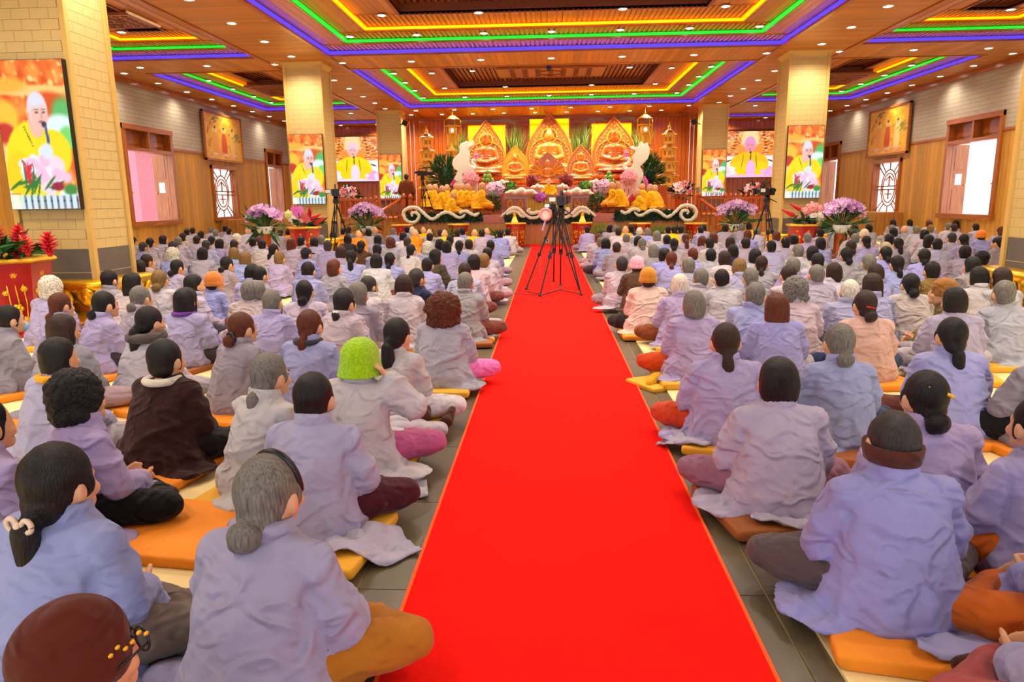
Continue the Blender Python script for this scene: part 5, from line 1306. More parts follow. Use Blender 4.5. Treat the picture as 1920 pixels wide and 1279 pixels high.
def bush(px, py, rx, ry, Y, label, mt='leaf', n=420, size=.28, cat='plant', group=None, name='fern'):
    k = mpp(Y); c = at(px, py, Y); r = empty(name, (c.x, Y, c.z-ry*k)); tag(r, label, cat, group)
    R = (rx*k, rx*k*.7, ry*k); zc = ry*k
    pet(leaves(n, cloud((0, 0, zc), R), size, .22, int(px)).build('leaves', mt, r)); MB().ell((0, 0, zc), (R[0]*.55, R[1]*.55, R[2]*.6), 12, 8).build('core', 'leaf_dark', r)
    MB().cyl((0, 0, -.05), (0, 0, zc), .03, .02, 6).build('stem', 'leaf_dark', r); return r
bush(835, 330, 24, 32, 27.6, 'round dark fern beside the left swan', n=600); bush(1217, 328, 22, 32, 27.6, 'round dark fern beside the right swan', n=600)
for i, (x, y, w, h) in enumerate(((968, 268, 14, 30), (1088, 266, 14, 32), (866, 275, 9, 28), (1196, 268, 8, 30))):
    Y = 30.9; k = mpp(Y); c = at(x, y+h, Y); r = empty('reed_bunch', tuple(c)); tag(r, 'bunch of tall green reeds, %s of four on the altar wall' % ('second', 'third', 'first', 'last')[i], 'reeds', 'reed bunches')
    m = leaves(130, lambda rr: ((rr.uniform(-w, w)*k*.4, rr.uniform(-.1, .1), 0), (rr.gauss(0, .22), rr.gauss(0, .05), 1)), 2*h*k*.85, .03, i+3); pet(m.build('blades', 'reed', r))

# pagoda lamps
def pagoda(px, top, base, Y, label, tiers=4, wid=1.0):
    k = mpp(Y); c = at(px, base, Y); h = (base-top)*k; r = empty('pagoda_lamp', tuple(c)); tag(r, label, 'lamp', 'pagoda lamps')
    z = 0; H_ = h*.86; th = H_/tiers
    MB().lathe([(.42*wid, 0), (.44*wid, .06), (.36*wid, .10), (.34*wid, .14)], n=6).build('base', 'gold_paint', r)
    for i in range(tiers):
        w = wid*(.40-.05*i); z0 = .1+i*th
        MB().lathe([(w*.62, 0), (w*.62, th*.66)], (0, 0, z0), 6).build('lantern', 'lantern_pane', r)
        for q in range(6):
            a = 2*PI*q/6; MB().cyl((w*.70*math.cos(a), w*.70*math.sin(a), z0), (w*.70*math.cos(a), w*.70*math.sin(a), z0+th*.68), .022, n=6).build('post', 'gold_paint', r)
        for q in range(3):
            a = -PI/2+(q-1)*PI/3+PI/6*0; MB().box((w*.60*math.cos(a), w*.60*math.sin(a), z0+th*.33), (.1, .02, th*.3), rot=(0, 0, a+PI/2)).build('fret', 'statue_dark', r)
        MB().lathe([(w*1.02, 0), (w*1.12, .03), (w*.8, th*.13), (w*.55, th*.30)], (0, 0, z0+th*.66), 6).build('roof', 'trim_wood', r)
        MB().ring((0, 0, z0+th*.67), w*1.1, .02, 'Z', n=6, m=5).build('eave', 'gold_paint', r)
    MB().lathe([(.10*wid, 0), (.05*wid, .06), (.07*wid, .12), (.02, .2), (.012, h*.13)], (0, 0, .1+H_-th*.05), 8).build('finial', 'gold_paint', r)
    MB().ell((0, -.05, .1+th*1.3), (.05, .05, .08), 8, 6).build('bulb', 'lamp_warm', r)
pagoda(803, 247, 356, 28.2, 'tall lit pagoda lamp left of the altar'); pagoda(1252, 242, 352, 28.2, 'tall lit pagoda lamp right of the altar')
pagoda(849, 276, 349, 29.8, 'shorter pagoda lamp half hidden by the left swan', wid=.8); pagoda(1212, 276, 345, 29.8, 'shorter pagoda lamp half hidden by the right swan', wid=.8)
def hang_lantern(px, y0, y1, Y, label):
    k = mpp(Y); c = at(px, y0, Y); b = at(px, y1, Y); h = c.z-b.z; r = empty('hanging_lantern', (c.x, Y, b.z)); tag(r, label, 'lantern', 'hanging altar lanterns')
    MB().cyl((0, 0, h), (0, 0, ZC-b.z), .012, n=6).build('cord', 'gold_paint', r)
    MB().lathe([(.26, 0), (.30, .03), (.14, .14), (.04, .2)], (0, 0, h*.80), 6).build('roof', 'trim_wood', r); MB().lathe([(.20, 0), (.20, h*.16)], (0, 0, h*.64), 6).build('upper_box', 'trim_wood', r)
    MB().lathe([(.30, 0), (.30, .04)], (0, 0, h*.60), 6).build('plate', 'gold_paint', r); MB().lathe([(.12, 0), (.17, .06), (.17, h*.16), (.12, h*.22)], (0, 0, h*.36), 6).build('lamp_glass', 'lantern_pane', r); MB().ell((0, -.16, h*.46), (.06, .05, .08), 8, 6).build('bulb', 'lamp_white', r)
    for q in range(6): a = 2*PI*q/6; MB().cyl((.24*math.cos(a), .24*math.sin(a), h*.34), (.26*math.cos(a), .26*math.sin(a), h*.62), .014, n=5).build('post', 'gold_paint', r)
    MB().lathe([(.24, 0), (.26, .04)], (0, 0, h*.31), 6).build('plate', 'gold_paint', r)
    m = MB()
    for q in range(26): a = 2*PI*q/26; m.tube([(.22*math.cos(a), .22*math.sin(a), h*.31), (.22*math.cos(a), .22*math.sin(a), 0)], .014, 4)
    pet(m.build('fringe', 'gold_paint', r))
    for q in range(4): a = 2*PI*q/4+.4; MB().tube([(.33*math.cos(a), .33*math.sin(a), h*.8), (.35*math.cos(a), .35*math.sin(a), h*.25)], .02, 5).build('tassel', 'gold_paint', r)
hang_lantern(848, 214, 272, 28.9, 'gilded hanging lantern with tassels, left of the altar'); hang_lantern(1210, 212, 270, 28.9, 'gilded hanging lantern with tassels, right of the altar')

# swans of white foam with pink tassels
def swan(Y, S, outline, neck, tas, pinks, sgn, label):
    """foam figure cut from a thick board; outlines in crop units"""
    k = mpp(Y); b = at(S[0]+tas[0]/S[2], S[1]+tas[1]/S[2], Y); r = empty('white_swan', (b.x, Y, SZ)); tag(r, label, 'swan figure', 'white swans of the stage')
    def q(x, y, d=0.0): p = at(S[0]+x/S[2], S[1]+y/S[2], Y); return Vector((p.x-b.x, d, p.z-SZ))
    m = MB()
    for poly in outline: m.prism([(q(x, y).x, q(x, y).z) for x, y in poly], 'Y', -.13, .13)
    n = len(neck)
    for i in range(n-1): m.cap(q(*neck[i]), q(*neck[i+1]), .085-.045*i/n, .085-.045*(i+1)/n)
    h = q(*neck[-1]); m.ell(h, (.075, .06, .06))
    place('body', remesh(m, .017, 4, .5, 'body'), 'foam_white', r)
    MB().tube([h+Vector((sgn*.04, 0, 0)), h+Vector((sgn*.2, 0, -.05))], [.035, .008], 6).build('beak', 'gold_paint', r); MB().ell(h+Vector((sgn*.02, -.055, .015)), (.015, .012, .015), 6, 5).build('eye', 'black', r)
    o = pet(flowers(26, cloud(h+Vector((0, 0, .16)), (.08, .05, .12)), .07, 5).build('crest', 'petal', r)); o.color = (*rgb(240, 140, 176), 1)
    t = q(*tas); o = pet(flowers(320, cloud(t+Vector((0, -.3, 0)), (13*k, .2, 12*k)), .10, 6).build('tassel_flowers', 'petal', r)); o.color = (*rgb(246, 160, 168), 1)
    m = MB()
    for j in range(11): x = (j-5)*2.3*k; m.tube([t+Vector((x, -.3, -8*k)), t+Vector((x*1.05, -.32, -(26+7*math.sin(j*2.2))*k))], [.04, .03], 5)
    o = m.build('tassel_strands', 'petal', r); o.color = (*rgb(250, 196, 196), 1); o['kind'] = 'stuff'
    for P0 in pinks:
        m = MB(); m.tube([q(x, y, -.2) for x, y in P0], .07, 8, flat=.4); o = m.build('pink_band', 'petal', r); o.color = (*rgb(240, 60, 170), 1)
        m = MB(); m.tube([q(x+sgn*14, y+4, -.16) for x, y in P0], .05, 8, flat=.5); m.build('white_band', 'foam_white', r)
swan(26.6, (740, 190, 4.7375), [[(595, 375), (640, 355), (680, 365), (697, 345), (712, 372), (700, 402), (672, 408), (660, 432), (668, 462), (674, 495), (664, 530), (672, 565), (700, 580), (720, 592), (712, 620), (690, 635), (655, 642), (610, 645), (565, 625), (530, 600), (514, 560), (520, 520), (545, 490), (575, 465), (580, 430), (574, 400)],
     [(560, 630), (605, 630), (610, 700), (625, 760), (662, 830), (692, 900), (668, 910), (630, 850), (590, 790), (550, 735), (515, 745), (530, 690)]], [(702, 612), (714, 588), (706, 564), (687, 546), (688, 526), (706, 519), (722, 527)], (680, 690), [[(545, 700), (525, 730), (515, 750)], [(600, 800), (640, 860), (680, 905)]], 1, 'tall white foam swan with pink tassel, left on the stage')
swan(26.6, (1000, 190, 4.7375), [[(860, 425), (862, 402), (885, 393), (895, 412), (918, 402), (938, 410), (935, 385), (945, 365), (960, 358), (975, 378), (1000, 372), (1014, 364), (1014, 388), (1030, 412), (1030, 470), (1012, 515), (980, 548), (945, 582), (958, 605), (975, 640), (972, 690), (950, 730), (905, 760), (900, 720), (905, 680), (860, 660), (820, 640), (806, 600), (830, 585), (862, 590), (880, 570), (890, 540), (880, 505), (890, 475), (910, 450), (885, 435)],
     [(905, 690), (960, 700), (940, 760), (900, 820), (850, 880), (825, 940), (810, 925), (830, 860), (880, 790)]], [(830, 625), (808, 592), (816, 566), (845, 545), (857, 521), (845, 504), (820, 509)], (840, 680), [[(975, 670), (1000, 710), (1005, 750)], [(905, 810), (860, 860), (835, 900)]], -1, 'tall white foam swan with pink tassel, right on the stage')

# white foam waves on a dark hedge along the stage edge
def wave(label, paths, hedge, Y=23.86, rad=3.1):
    k = mpp(Y); xs = [p[0] for p in paths[0]]; c = at((min(xs)+max(xs))/2, 417, Y); r = empty('wave_garland', (c.x, Y, c.z)); tag(r, label, 'garland', 'white wave garlands of the stage edge')
    def q(x, y): p = at(x, y, Y); return Vector((p.x-c.x, 0, p.z-c.z))
    for path in paths:
        pts = [q(*p) for p in path]; sm = []
        for i in range(len(pts)-1):
            p0, p1, p2, p3 = pts[max(0, i-1)], pts[i], pts[i+1], pts[min(len(pts)-1, i+2)]
            for t in (0, .25, .5, .75): sm.append(.5*((2*p1)+(-p0+p2)*t+(2*p0-5*p1+4*p2-p3)*t*t+(-p0+3*p1-3*p2+p3)*t**3))
        sm.append(pts[-1]); n = len(sm); m = MB(); m.tube(sm, [rad*k*(.45+.55*min(1, 6*min(i, n-1-i)/n+.25)) for i in range(n)], 8)
        me = m.mesh('wave', True); co = coords(me); me.update(); co += normals(me)*(.012*wavy(co, 70, 3))[:, None]; setco(me, co); place('wave', me, 'foam_white', r)
    a, b, y0, y1 = hedge; A, B = q(a, y1), q(b, y0); cx, cz = (A.x+B.x)/2, (A.z+B.z)/2; hx, hz = (B.x-A.x)/2, (B.z-A.z)/2
    MB().box((cx, .09, cz), (hx*2, .08, hz*1.7), ch=.03).build('hedge_core', 'leaf_dark', r)
    pet(leaves(int(900*hx), lambda rr: ((cx+rr.uniform(-hx, hx), .05, cz+rr.uniform(-hz, hz)), (rr.gauss(0, .5), -.6, rr.gauss(0, .5))), .09, .35, int(a)).build('hedge_leaves', 'leaf_dark', r))
CP = lambda x0, y0, s, pts: [(x0+a/s, y0+b/s) for a, b in pts]
wl = CP(740, 300, 8.527, [(290, 900), (265, 870), (300, 840), (360, 850), (390, 905), (365, 960), (300, 1000), (215, 985), (155, 920), (140, 845), (190, 785), (280, 757), (370, 772), (440, 830), (510, 895), (575, 940), (640, 935), (700, 890), (780, 845), (860, 840), (930, 872), (1000, 912), (1060, 922), (1110, 885), (1125, 862)])
wl2 = CP(740, 300, 8.527, [(1040, 862), (1080, 825), (1150, 820), (1220, 862), (1290, 884), (1350, 842)])
mir = lambda pts, s, dy: [(s-x, y+dy) for x, y in pts]
wave('white foam wave with a spiral end, far left of the stage edge', [wl, wl2], (764, 904, 397, 419))
wave('white foam wave with a spiral end, far right of the stage edge', [mir(wl, 2062, -4), mir(wl2, 2062, -4)], (1152, 1300, 392, 416))
wc = CP(920, 300, 8.527, [(165, 910), (255, 830), (330, 780), (400, 768), (470, 800), (540, 870), (620, 920), (700, 925), (770, 902), (792, 860), (762, 832), (700, 850), (645, 850), (606, 822), (602, 792), (640, 785)]); wc2 = CP(920, 300, 8.527, [(250, 872), (330, 828), (420, 828), (480, 888), (545, 915)])
wave('white foam wave left of the middle of the stage edge', [wc, wc2], (946, 1028, 400, 421)); wave('white foam wave right of the middle of the stage edge', [mir(wc, 2056, -1), mir(wc2, 2056, -1)], (1029, 1112, 399, 420))

# offering table
Y = 26.2; xa, xb, za, zb = rect(948, 366, 1110, 398, Y); r = empty('altar_table', ((xa+xb)/2, Y, SZ)); tag(r, 'long carved offering table with a yellow skirt before the statues', 'table'); w, h = xb-xa, zb-SZ
MB().box((0, .35, h-.03), (w+.1, .9, .06), ch=.02).build('table_top', 'trim_wood_x', r)
MB().box((0, .35, (h-.06)/2), (w*.96, .7, h-.06)).build('body', 'red_wood', r)
for s in (-1, 1):
    for j in range(2):
        cx = s*(w*.33+j*.0)-s*.0+(.0 if j == 0 else s*.38)
        MB().box((cx, -.01, h*.48), (.34, .03, h*.6), ch=.01).build('carved_panel', 'carved_wood', r); m = MB()
        for t in range(8): m.ring((cx+.08*math.cos(t*.8), -.03, h*.48+.14*math.sin(t*.8)), .04, .012, 'Y', n=10, m=4)
        pet(m.build('carving', 'gold_paint', r))
m = MB(); vs = []; n = 90; sw = w*.50
for i in range(n+1):
    x = -sw/2+sw*i/n; y = -.05-.03*math.sin(i*1.05); vs += [(x, y, h-.01), (x*1.02, y*1.2, .04)]
m.add(vs, [(2*i, 2*i+1, 2*i+3, 2*i+2) for i in range(n)]); o = m.build('skirt', 'skirt', r); o.modifiers.new('t', 'SOLIDIFY').thickness = .01
def posy(px, py, rx, ry, Y, col, label, n=120, size=.09, name='flower_bunch', leafn=60, cat='flowers'):
    k = mpp(Y); c = at(px, py, Y); r = empty(name, (c.x, Y, c.z-ry*k)); tag(r, label, cat)
    cols = col if isinstance(col[0], (tuple, list)) else [col]; zc = ry*k
    for i, cc in enumerate(cols): o = pet(flowers(n//len(cols), cloud((0, 0, zc), (rx*k, rx*k*.6, ry*k)), size, int(px)+i).build('blossoms', 'petal', r)); o.color = (*rgb(*cc), 1)
    if leafn: pet(leaves(leafn, cloud((0, 0, zc*.75), (rx*k*.9, rx*k*.6, ry*k*.8)), size*2, .25, int(px)).build('leaves', 'leaf', r))
    MB().cyl((0, 0, -.04), (0, 0, zc), .03, .02, 6).build('stem', 'leaf_dark', r); return r
def foam_cloud(px, py, rx, ry, Y, label):
    k = mpp(Y); c = at(px, py, Y); r = random.Random(px); m = MB()
    for j in range(9): t = -1+2*j/8; m.ell((t*rx*k*.85, 0, ry*k*(.25*math.sin(j*2.1)-.3*abs(t))), (rx*k*.26, .16, ry*k*(.75-.4*abs(t))))
    o = place('foam_cloud', remesh(m, .03, 3, .5, 'foam_cloud'), 'foam_white', None, loc=tuple(c)); tag(o, label, 'cloud ornament', 'white foam clouds')
foam_cloud(978, 359, 28, 8, 26.1, 'white foam cloud on the left end of the table'); foam_cloud(1082, 359, 28, 8, 26.1, 'white foam cloud on the right end of the table'); foam_cloud(942, 342, 14, 6, 27.4, 'small white foam cloud behind the left lilac orchids'); foam_cloud(1118, 341, 14, 6, 27.4, 'small white foam cloud behind the right lilac orchids'); foam_cloud(1008, 350, 12, 6, 26.9, 'white foam cloud left of the seated teacher'); foam_cloud(1055, 349, 10, 6, 26.9, 'white foam cloud right of the seated teacher')
posy(927, 355, 17, 12, 26.4, ((232, 180, 214), (246, 210, 232)), 'lilac orchid bunch left of the table', 170); posy(1130, 350, 17, 12, 26.4, ((232, 180, 214), (246, 210, 232)), 'lilac orchid bunch right of the table', 170)
posy(925, 378, 13, 16, 26.0, ((40, 90, 40),), 'dark leafy pot plant left of the table', 20, leafn=160); posy(1120, 378, 13, 16, 26.0, ((40, 90, 40),), 'dark leafy pot plant right of the table', 20, leafn=160)
posy(1012, 369, 11, 8, 26.1, ((176, 60, 190), (206, 100, 210)), 'purple orchids hanging over the table edge', 120, .08, leafn=10); posy(1062, 374, 7, 6, 26.12, ((176, 60, 190), (226, 120, 160)), 'small purple orchids right on the table edge', 60, .07, leafn=8)
posy(997, 340, 9, 11, 27.6, ((176, 10, 20), (140, 6, 20)), 'deep red flowers left of the many-armed statue', 110); posy(1062, 340, 11, 12, 27.6, ((176, 10, 20), (140, 6, 20)), 'deep red flowers right of the many-armed statue', 120)
posy(958, 349, 8, 7, 27.0, ((120, 180, 50), (90, 150, 40)), 'bright green foliage left behind the table', 70, leafn=40); posy(1097, 348, 10, 7, 27.0, ((120, 180, 50), (90, 150, 40)), 'bright green foliage right behind the table', 70, leafn=40)
for (px, py, lab) in ((915, 329, 'left'), (1142, 331, 'right')):
    Y = 27.8; k = mpp(Y); c = at(px, py+9, Y); i = 0
    for lvl, nn in enumerate((4, 3, 1)):
        for j in range(nn):
            a = 2*PI*j/nn+lvl; R = 4.6*k; q = (c.x+(R*1.25*(1.15-.35*lvl)*math.cos(a) if nn > 1 else 0), c.y+(R*1.25*(1.15-.35*lvl)*math.sin(a) if nn > 1 else 0), c.z+lvl*R*1.5)
            o = MB().lathe([(.02, -R), (R*.7, -R*.72), (R, 0), (R*.72, R*.7), (.02, R*.98)], n=12).build('melon', 'melon', None, smooth=True, loc=q); MB().cyl((0, 0, R*.95), (.01, 0, R*1.2), .012, .008, 5).build('stem', 'leaf_dark', o)
            tag(o, f'green melon in the {lab} fruit pyramid on the altar', 'melon', f'melons of the {lab} pyramid')
    MB()
# bouquets on wooden stands
def stand_bouquet(px, py, Y, label, zf):
    k = mpp(Y); c = at(px, py, Y); r = empty('flower_stand', (c.x, Y, zf)); tag(r, label, 'flower stand', 'bouquets on brown stands'); h = c.z-zf
    MB().lathe([(.24, 0), (.26, .04), (.20, .1), (.22, h*.5), (.26, h*.72), (.22, h*.76)], n=8).build('stand', 'red_wood', r)
    for i, cc in enumerate(((246, 170, 186), (250, 236, 230), (236, 96, 96))): o = pet(flowers(34, cloud((0, -.05, h), (14*k, .2, 10*k)), .15, int(px)+i, 6).build('blossoms', 'petal', r)); o.color = (*rgb(*cc), 1)
    pet(leaves(90, cloud((0, 0, h-.1), (18*k, .25, 9*k)), .26, .3, int(px)).build('leaves', 'leaf_dark', r))
stand_bouquet(1277, 354, 26.0, 'pink and white bouquet on a brown stand at the right stage end', SZ); stand_bouquet(652, 362, 27.5, 'pink and red bouquet on a stand behind the left railing', .92); stand_bouquet(1414, 355, 27.5, 'pink and white bouquet on a stand behind the right railing', .92)

# railings
def railing(label, top, x0, x1, newels, slope, Y, zf):
    r = empty('railing', (at((x0+x1)/2, 380, Y).x, Y, zf)); tag(r, label, 'railing', 'turned wood railings'); ox = r.location.x
    def q(x, y, dy=0): p = at(x, y, Y+dy); return Vector((p.x-ox, dy, p.z-zf))
    a, b = q(x0, top), q(x1, top); MB().box(((a.x+b.x)/2, 0, a.z), (abs(b.x-a.x), .09, .07), ch=.02).build('hand_rail', 'red_wood', r); MB().box(((a.x+b.x)/2, 0, .1), (abs(b.x-a.x), .07, .06)).build('foot_rail', 'red_wood', r)
    n = int(abs(x1-x0)/9); bal = MB().lathe([(.03, 0), (.03, .1), (.045, .18), (.025, .3), (.035, .42), (.022, .52), (.03, .62), (.03, a.z-.12)], n=8).mesh('baluster', True); setmat(bal, 'red_wood')
    for i in range(n+1): place('baluster', bal, None, r, loc=(a.x+(b.x-a.x)*i/n, 0, .1))
    for (nx, ny) in newels:
        p = q(nx, ny); MB().box((p.x, -.02, p.z/2-.1), (.13, .13, p.z-.2), ch=.02).build('newel', 'red_wood', r); MB().lathe([(.05, 0), (.075, .04), (.085, .09), (.06, .15), (.02, .19)], (p.x, -.02, p.z-.2), 10).build('newel_ball', 'red_wood', r, smooth=True)
    (sx0, sy0), (sx1, sy1) = slope; s0, s1 = q(sx0, sy0), q(sx1, sy1, -.9); MB().tube([s0, s1], .05, 6).build('stair_rail', 'red_wood', r)
    for i in range(4):
        p = s0.lerp(s1, (i+.5)/4); MB().tube([p, (p.x, p.y, p.z-.62)], [.025, .035], 6).build('stair_baluster', 'red_wood', r)
    p = s1; MB().box((p.x, p.y, p.z-.38), (.13, .13, .8), ch=.02).build('newel', 'red_wood', r)
railing('turned wood railing with stair rail at the left stage end', 375.5, 600, 752, [(704, 366), (757, 362), (769, 363)], ((750, 374), (712, 398)), 25.3, .92)
railing('turned wood railing with stair rail at the right stage end', 372, 1305, 1446, [(1312, 360), (1360, 360)], ((1312, 372), (1348, 398)), 25.3, .92)

# red pedestals, gold stupas, ferns before the stage
def pedestal(px, top, Y, hw, label, hgt=None):
    c = at(px, top, Y); h = c.z if hgt is None else hgt; r = empty('red_pedestal', (c.x, Y, 0)); tag(r, label, 'pedestal', 'red lacquer pedestals')
    MB().lathe([(hw*.98, 0), (hw, .05), (hw*.88, .08), (hw*.95, h*.5), (hw*1.05, h-.06)], n=8, phase=PI/8).build('body', 'red_lacquer', r); MB().lathe([(hw*1.1, 0), (hw*1.18, .02), (hw*1.15, .05)], (0, 0, h-.06), 8, phase=PI/8).build('top_rim', 'gold_paint', r)
    for j in range(4):
        a = -PI/2+(j-1)*PI/4; d = Vector((math.cos(a), math.sin(a), 0)); t = Vector((-d.y, d.x, 0)); R = hw*.90; m = MB()
        for (u, z, s) in ((0, .80, .10), (-.35, .58, .07), (.30, .62, .08), (0, .38, .13), (-.3, .2, .12), (.25, .25, .07)):
            p = d*R+t*u*hw*.62; zz = h*z
            for e in range(6): an = 2*PI*e/6; m.ell((p.x+t.x*s*hw*.6*math.cos(an), p.y+t.y*s*hw*.6*math.cos(an), zz+s*hw*.6*math.sin(an)), (s*hw*.5,)*3, 8, 5)
            m.ell((p.x, p.y, zz), (s*hw*.6,)*3, 8, 5)
        for u in (-.3, 0, .28): p = d*R+t*u*hw*.6; m.tube([(p.x, p.y, h*.1), (p.x+t.x*.02, p.y+t.y*.02, h*.45), (p.x, p.y, h*.7)], .008, 5)
        m.build('lotus_relief', 'gold', r, smooth=True)
    return r, h
def stupa(px, y0, y1, Y, label):
    a, b = at(px, y1, Y), at(px, y0, Y); h = b.z-a.z; r = empty('gold_stupa', tuple(a)); tag(r, label, 'stupa', 'gold stupas'); w = h*.30
    for i in range(4): s = w*(1-.17*i); MB().box((0, 0, h*.07+i*h*.125), (2*s*.9, 2*s*.9, h*.12), ch=.01).build('tier', 'stupa_glow', r)  # tiers brightened by the glow in their gold
    MB().lathe([(w*.5, 0), (w*.42, h*.12), (w*.2, h*.24), (w*.14, h*.3), (w*.05, h*.48)], (0, 0, h*.51), 10).build('spire', 'gold', r, smooth=True)
for px, top, lab in ((967, 417, 'under the left gold stupa'), (1091, 416, 'under the right gold stupa'), (754, 420, 'at the left end of the stage front'), (860, 419, 'between the left wave and the aisle'), (1200, 417, 'between the right wave and the aisle'), (1304, 417, 'at the right end of the stage front')):
    pedestal(px, top, 23.3, .32, 'small red gilded pedestal '+lab)
stupa(965, 395, 417.5, 23.3, 'small gold stupa on the pedestal left of the carpet end'); stupa(1092, 394, 416.5, 23.3, 'small gold stupa on the pedestal right of the carpet end')
for i, (x, y, rx, ry) in enumerate(((905, 436, 16, 14), (935, 442, 12, 12), (845, 436, 14, 12), (800, 438, 14, 10), (1128, 432, 16, 14), (1180, 436, 14, 12), (1238, 434, 14, 12), (1275, 434, 10, 10))):
    bush(x, y+4, rx*.9, ry*.62, 23.0, f'low green fern at the foot of the stage, {ordn[i]} of eight', 'leaf' if i % 2 else 'reed', 110, .2, 'plant', 'ferns before the stage')

# big pedestals with flower displays by the columns
def display(px, top, Y, hw, label, blooms, seed, pedlab):
    r, h = pedestal(px, top, Y, hw, pedlab); c = r.location
    f = empty('flower_arrangement', (c.x, c.y, h)); tag(f, label, 'flowers', 'mixed flower arrangements'); rr = random.Random(seed)
    pet(leaves(70, lambda q: ((q.gauss(0, hw*.3), q.gauss(0, hw*.3), .06), (q.gauss(0, 1), q.gauss(0, 1)-.3, q.uniform(-.25, .5))), hw*.95, .26, seed).build('leaves', 'leaf', f))
    for (kind, x, z, s, col) in blooms:
        x, z, s = x*hw, z*hw, s*hw; y = -hw*.4+rr.uniform(-.1, .1)*hw; m = MB()
        if kind == 'ginger':
            vs = []; n = 7
            for a in range(n):
                zz = s*(a/n-.4)
                for e in range(9): an = 2*PI*e/9+a*.35; R = s*.42*math.sin(PI*(a+1)/(n+1)); m.tube([(x, y, z+zz), (x+R*math.cos(an), y+R*math.sin(an), z+zz+s*.16)], [s*.09, s*.01], 5, flat=.5)
        elif kind == 'heart':
            pts = [(0, -1), (.55, -.62), (.85, -.1), (.8, .35), (.45, .6), (.12, .45), (0, .3), (-.12, .45), (-.45, .6), (-.8, .35), (-.85, -.1), (-.55, -.62)]
            m.add([(x+a*s*.6, y-.12*hw+.10*s*abs(a), z+b*s*.6) for a, b in pts]+[(x, y-.14*hw, z)], [(i, (i+1) % 12, 12) for i in range(12)]); m.cap((x, y-.15*hw, z), (x, y-.22*hw, z+s*.4), s*.06, s*.04, 6)
        elif kind == 'spear': m.cap((x, y, z), (x+s*.9*math.copysign(1, x), y-.1*hw, z+s*.45), s*.22, s*.06, 8)
        else:
            for ring_ in range(3):
                for e in range(7): an = 2*PI*e/7+ring_*.4; R = s*(.18+.16*ring_); m.ell((x+R*math.cos(an), y-.1*s*(2-ring_), z+R*math.sin(an)), (s*.2, s*.1, s*.2), 8, 6)
        o = m.build({'ginger': 'torch_ginger', 'heart': 'anthurium', 'spear': 'ginger_bud'}.get(kind, 'rose'), 'petal', f, smooth=True); o.color = (*rgb(*col), 1)
RED, PNK, WHT, ORG, COR = (216, 16, 40), (250, 160, 160), (250, 240, 226), (250, 130, 90), (244, 110, 110)
display(10, 481, 7.9, .44, 'red torch ginger and pink anthurium display beside the near left column', [('ginger', 0.2, .55, .55, RED), ('ginger', .75, .50, .55, RED), ('ginger', .95, .25, .5, (226, 40, 40)), ('ginger', 1.5, .28, .6, RED), ('ginger', .62, .12, .42, RED), ('heart', .05, .1, .55, PNK), ('heart', -.1, .45, .5, (250, 176, 150)), ('heart', .9, .42, .4, ORG), ('ginger', -.6, .4, .5, RED), ('heart', -.7, .1, .5, PNK)], 3, 'big red pedestal with gold lotus reliefs before the near left column')
display(571, 424, 17.6, .36, 'pink, coral and red flower display before the middle left column', [('heart', -.3, 1.1, .9, (244, 120, 210)), ('heart', .2, .6, .9, COR), ('spear', .7, .5, .7, RED), ('spear', .9, .2, .8, RED), ('rose', -.6, .5, .6, WHT), ('rose', -.1, .3, .6, PNK), ('ginger', .6, .9, .6, RED), ('rose', -.9, .8, .5, (230, 230, 150))], 5, 'red gilded pedestal before the middle left column')
display(1508, 419, 17.9, .36, 'red, pink and white flower display before the middle right column', [('spear', -1.0, .6, .8, RED), ('spear', -.6, 1.0, .7, RED), ('heart', -.2, .3, .9, PNK), ('rose', .3, 1.0, .7, (244, 150, 150)), ('rose', 0, .8, .6, PNK), ('rose', .4, .5, .7, WHT), ('rose', .9, .5, .6, (226, 230, 170)), ('rose', .7, .9, .6, PNK), ('ginger', .5, .0, .5, (140, 10, 20))], 7, 'red gilded pedestal before the middle right column')
def orchids(px, py, rx, ry, Y, label, n=330):
    k = mpp(Y); c = at(px, py, Y); zf = 0 if Y < 24 else .92; r = empty('potted_orchid', (c.x, Y, zf)); tag(r, label, 'orchid', 'big potted orchids'); h = c.z-zf
    MB().lathe([(.12, 0), (.17, .06), (.21, .18), (.20, .21), (.17, .20)], (0, 0, max(0, h-ry*k*2.3)), 16).build('pot', 'white', r, smooth=True)
    MB().cyl((0, 0, 0), (0, 0, max(.05, h-ry*k*2.3)), .15, .15, 10).build('stand', 'red_wood', r)
    pet(leaves(70, cloud((0, 0, h-ry*k*1.35), (rx*k*.5, .25, ry*k*.5)), .5, .16, int(px)).build('leaves', 'leaf', r)); m = MB()
    for j in range(11): a = (j-5)/5; m.tube([(a*.1, 0, h-ry*k*2), (a*rx*k*.4, -.05, h-.2), (a*rx*k*.8, -.1, h+ry*k*(.8-.5*a*a)), (a*rx*k*1.05, -.15, h-ry*k*.4*abs(a))], .012, 5)
    pet(m.build('stalks', 'leaf_dark', r))
    def fn(rr): a = rr.uniform(-1, 1); t = rr.random(); return (a*rx*k*(.55+.5*t), rr.uniform(-.3, .2), h+ry*k*(1.0-.65*a*a)*(1-t*.2)-t*ry*k*1.1*rr.random()), (a, -.4, .5)
    for i, cc in enumerate(((224, 168, 224), (244, 206, 238), (206, 130, 206))): o = pet(flowers(n//3, fn, .075, int(px)+i).build('blossoms', 'petal', r)); o.color = (*rgb(*cc), 1)
orchids(494, 402, 31, 16, 18.4, 'lilac orchids in a white pot by the left wall side'); orchids(686, 398, 33, 16, 22.4, 'lilac orchids before the left stage railing'); orchids(1381, 394, 34, 16, 22.4, 'lilac orchids before the right stage railing'); orchids(1580, 394, 34, 18, 17.6, 'lilac orchids beside the middle right column')

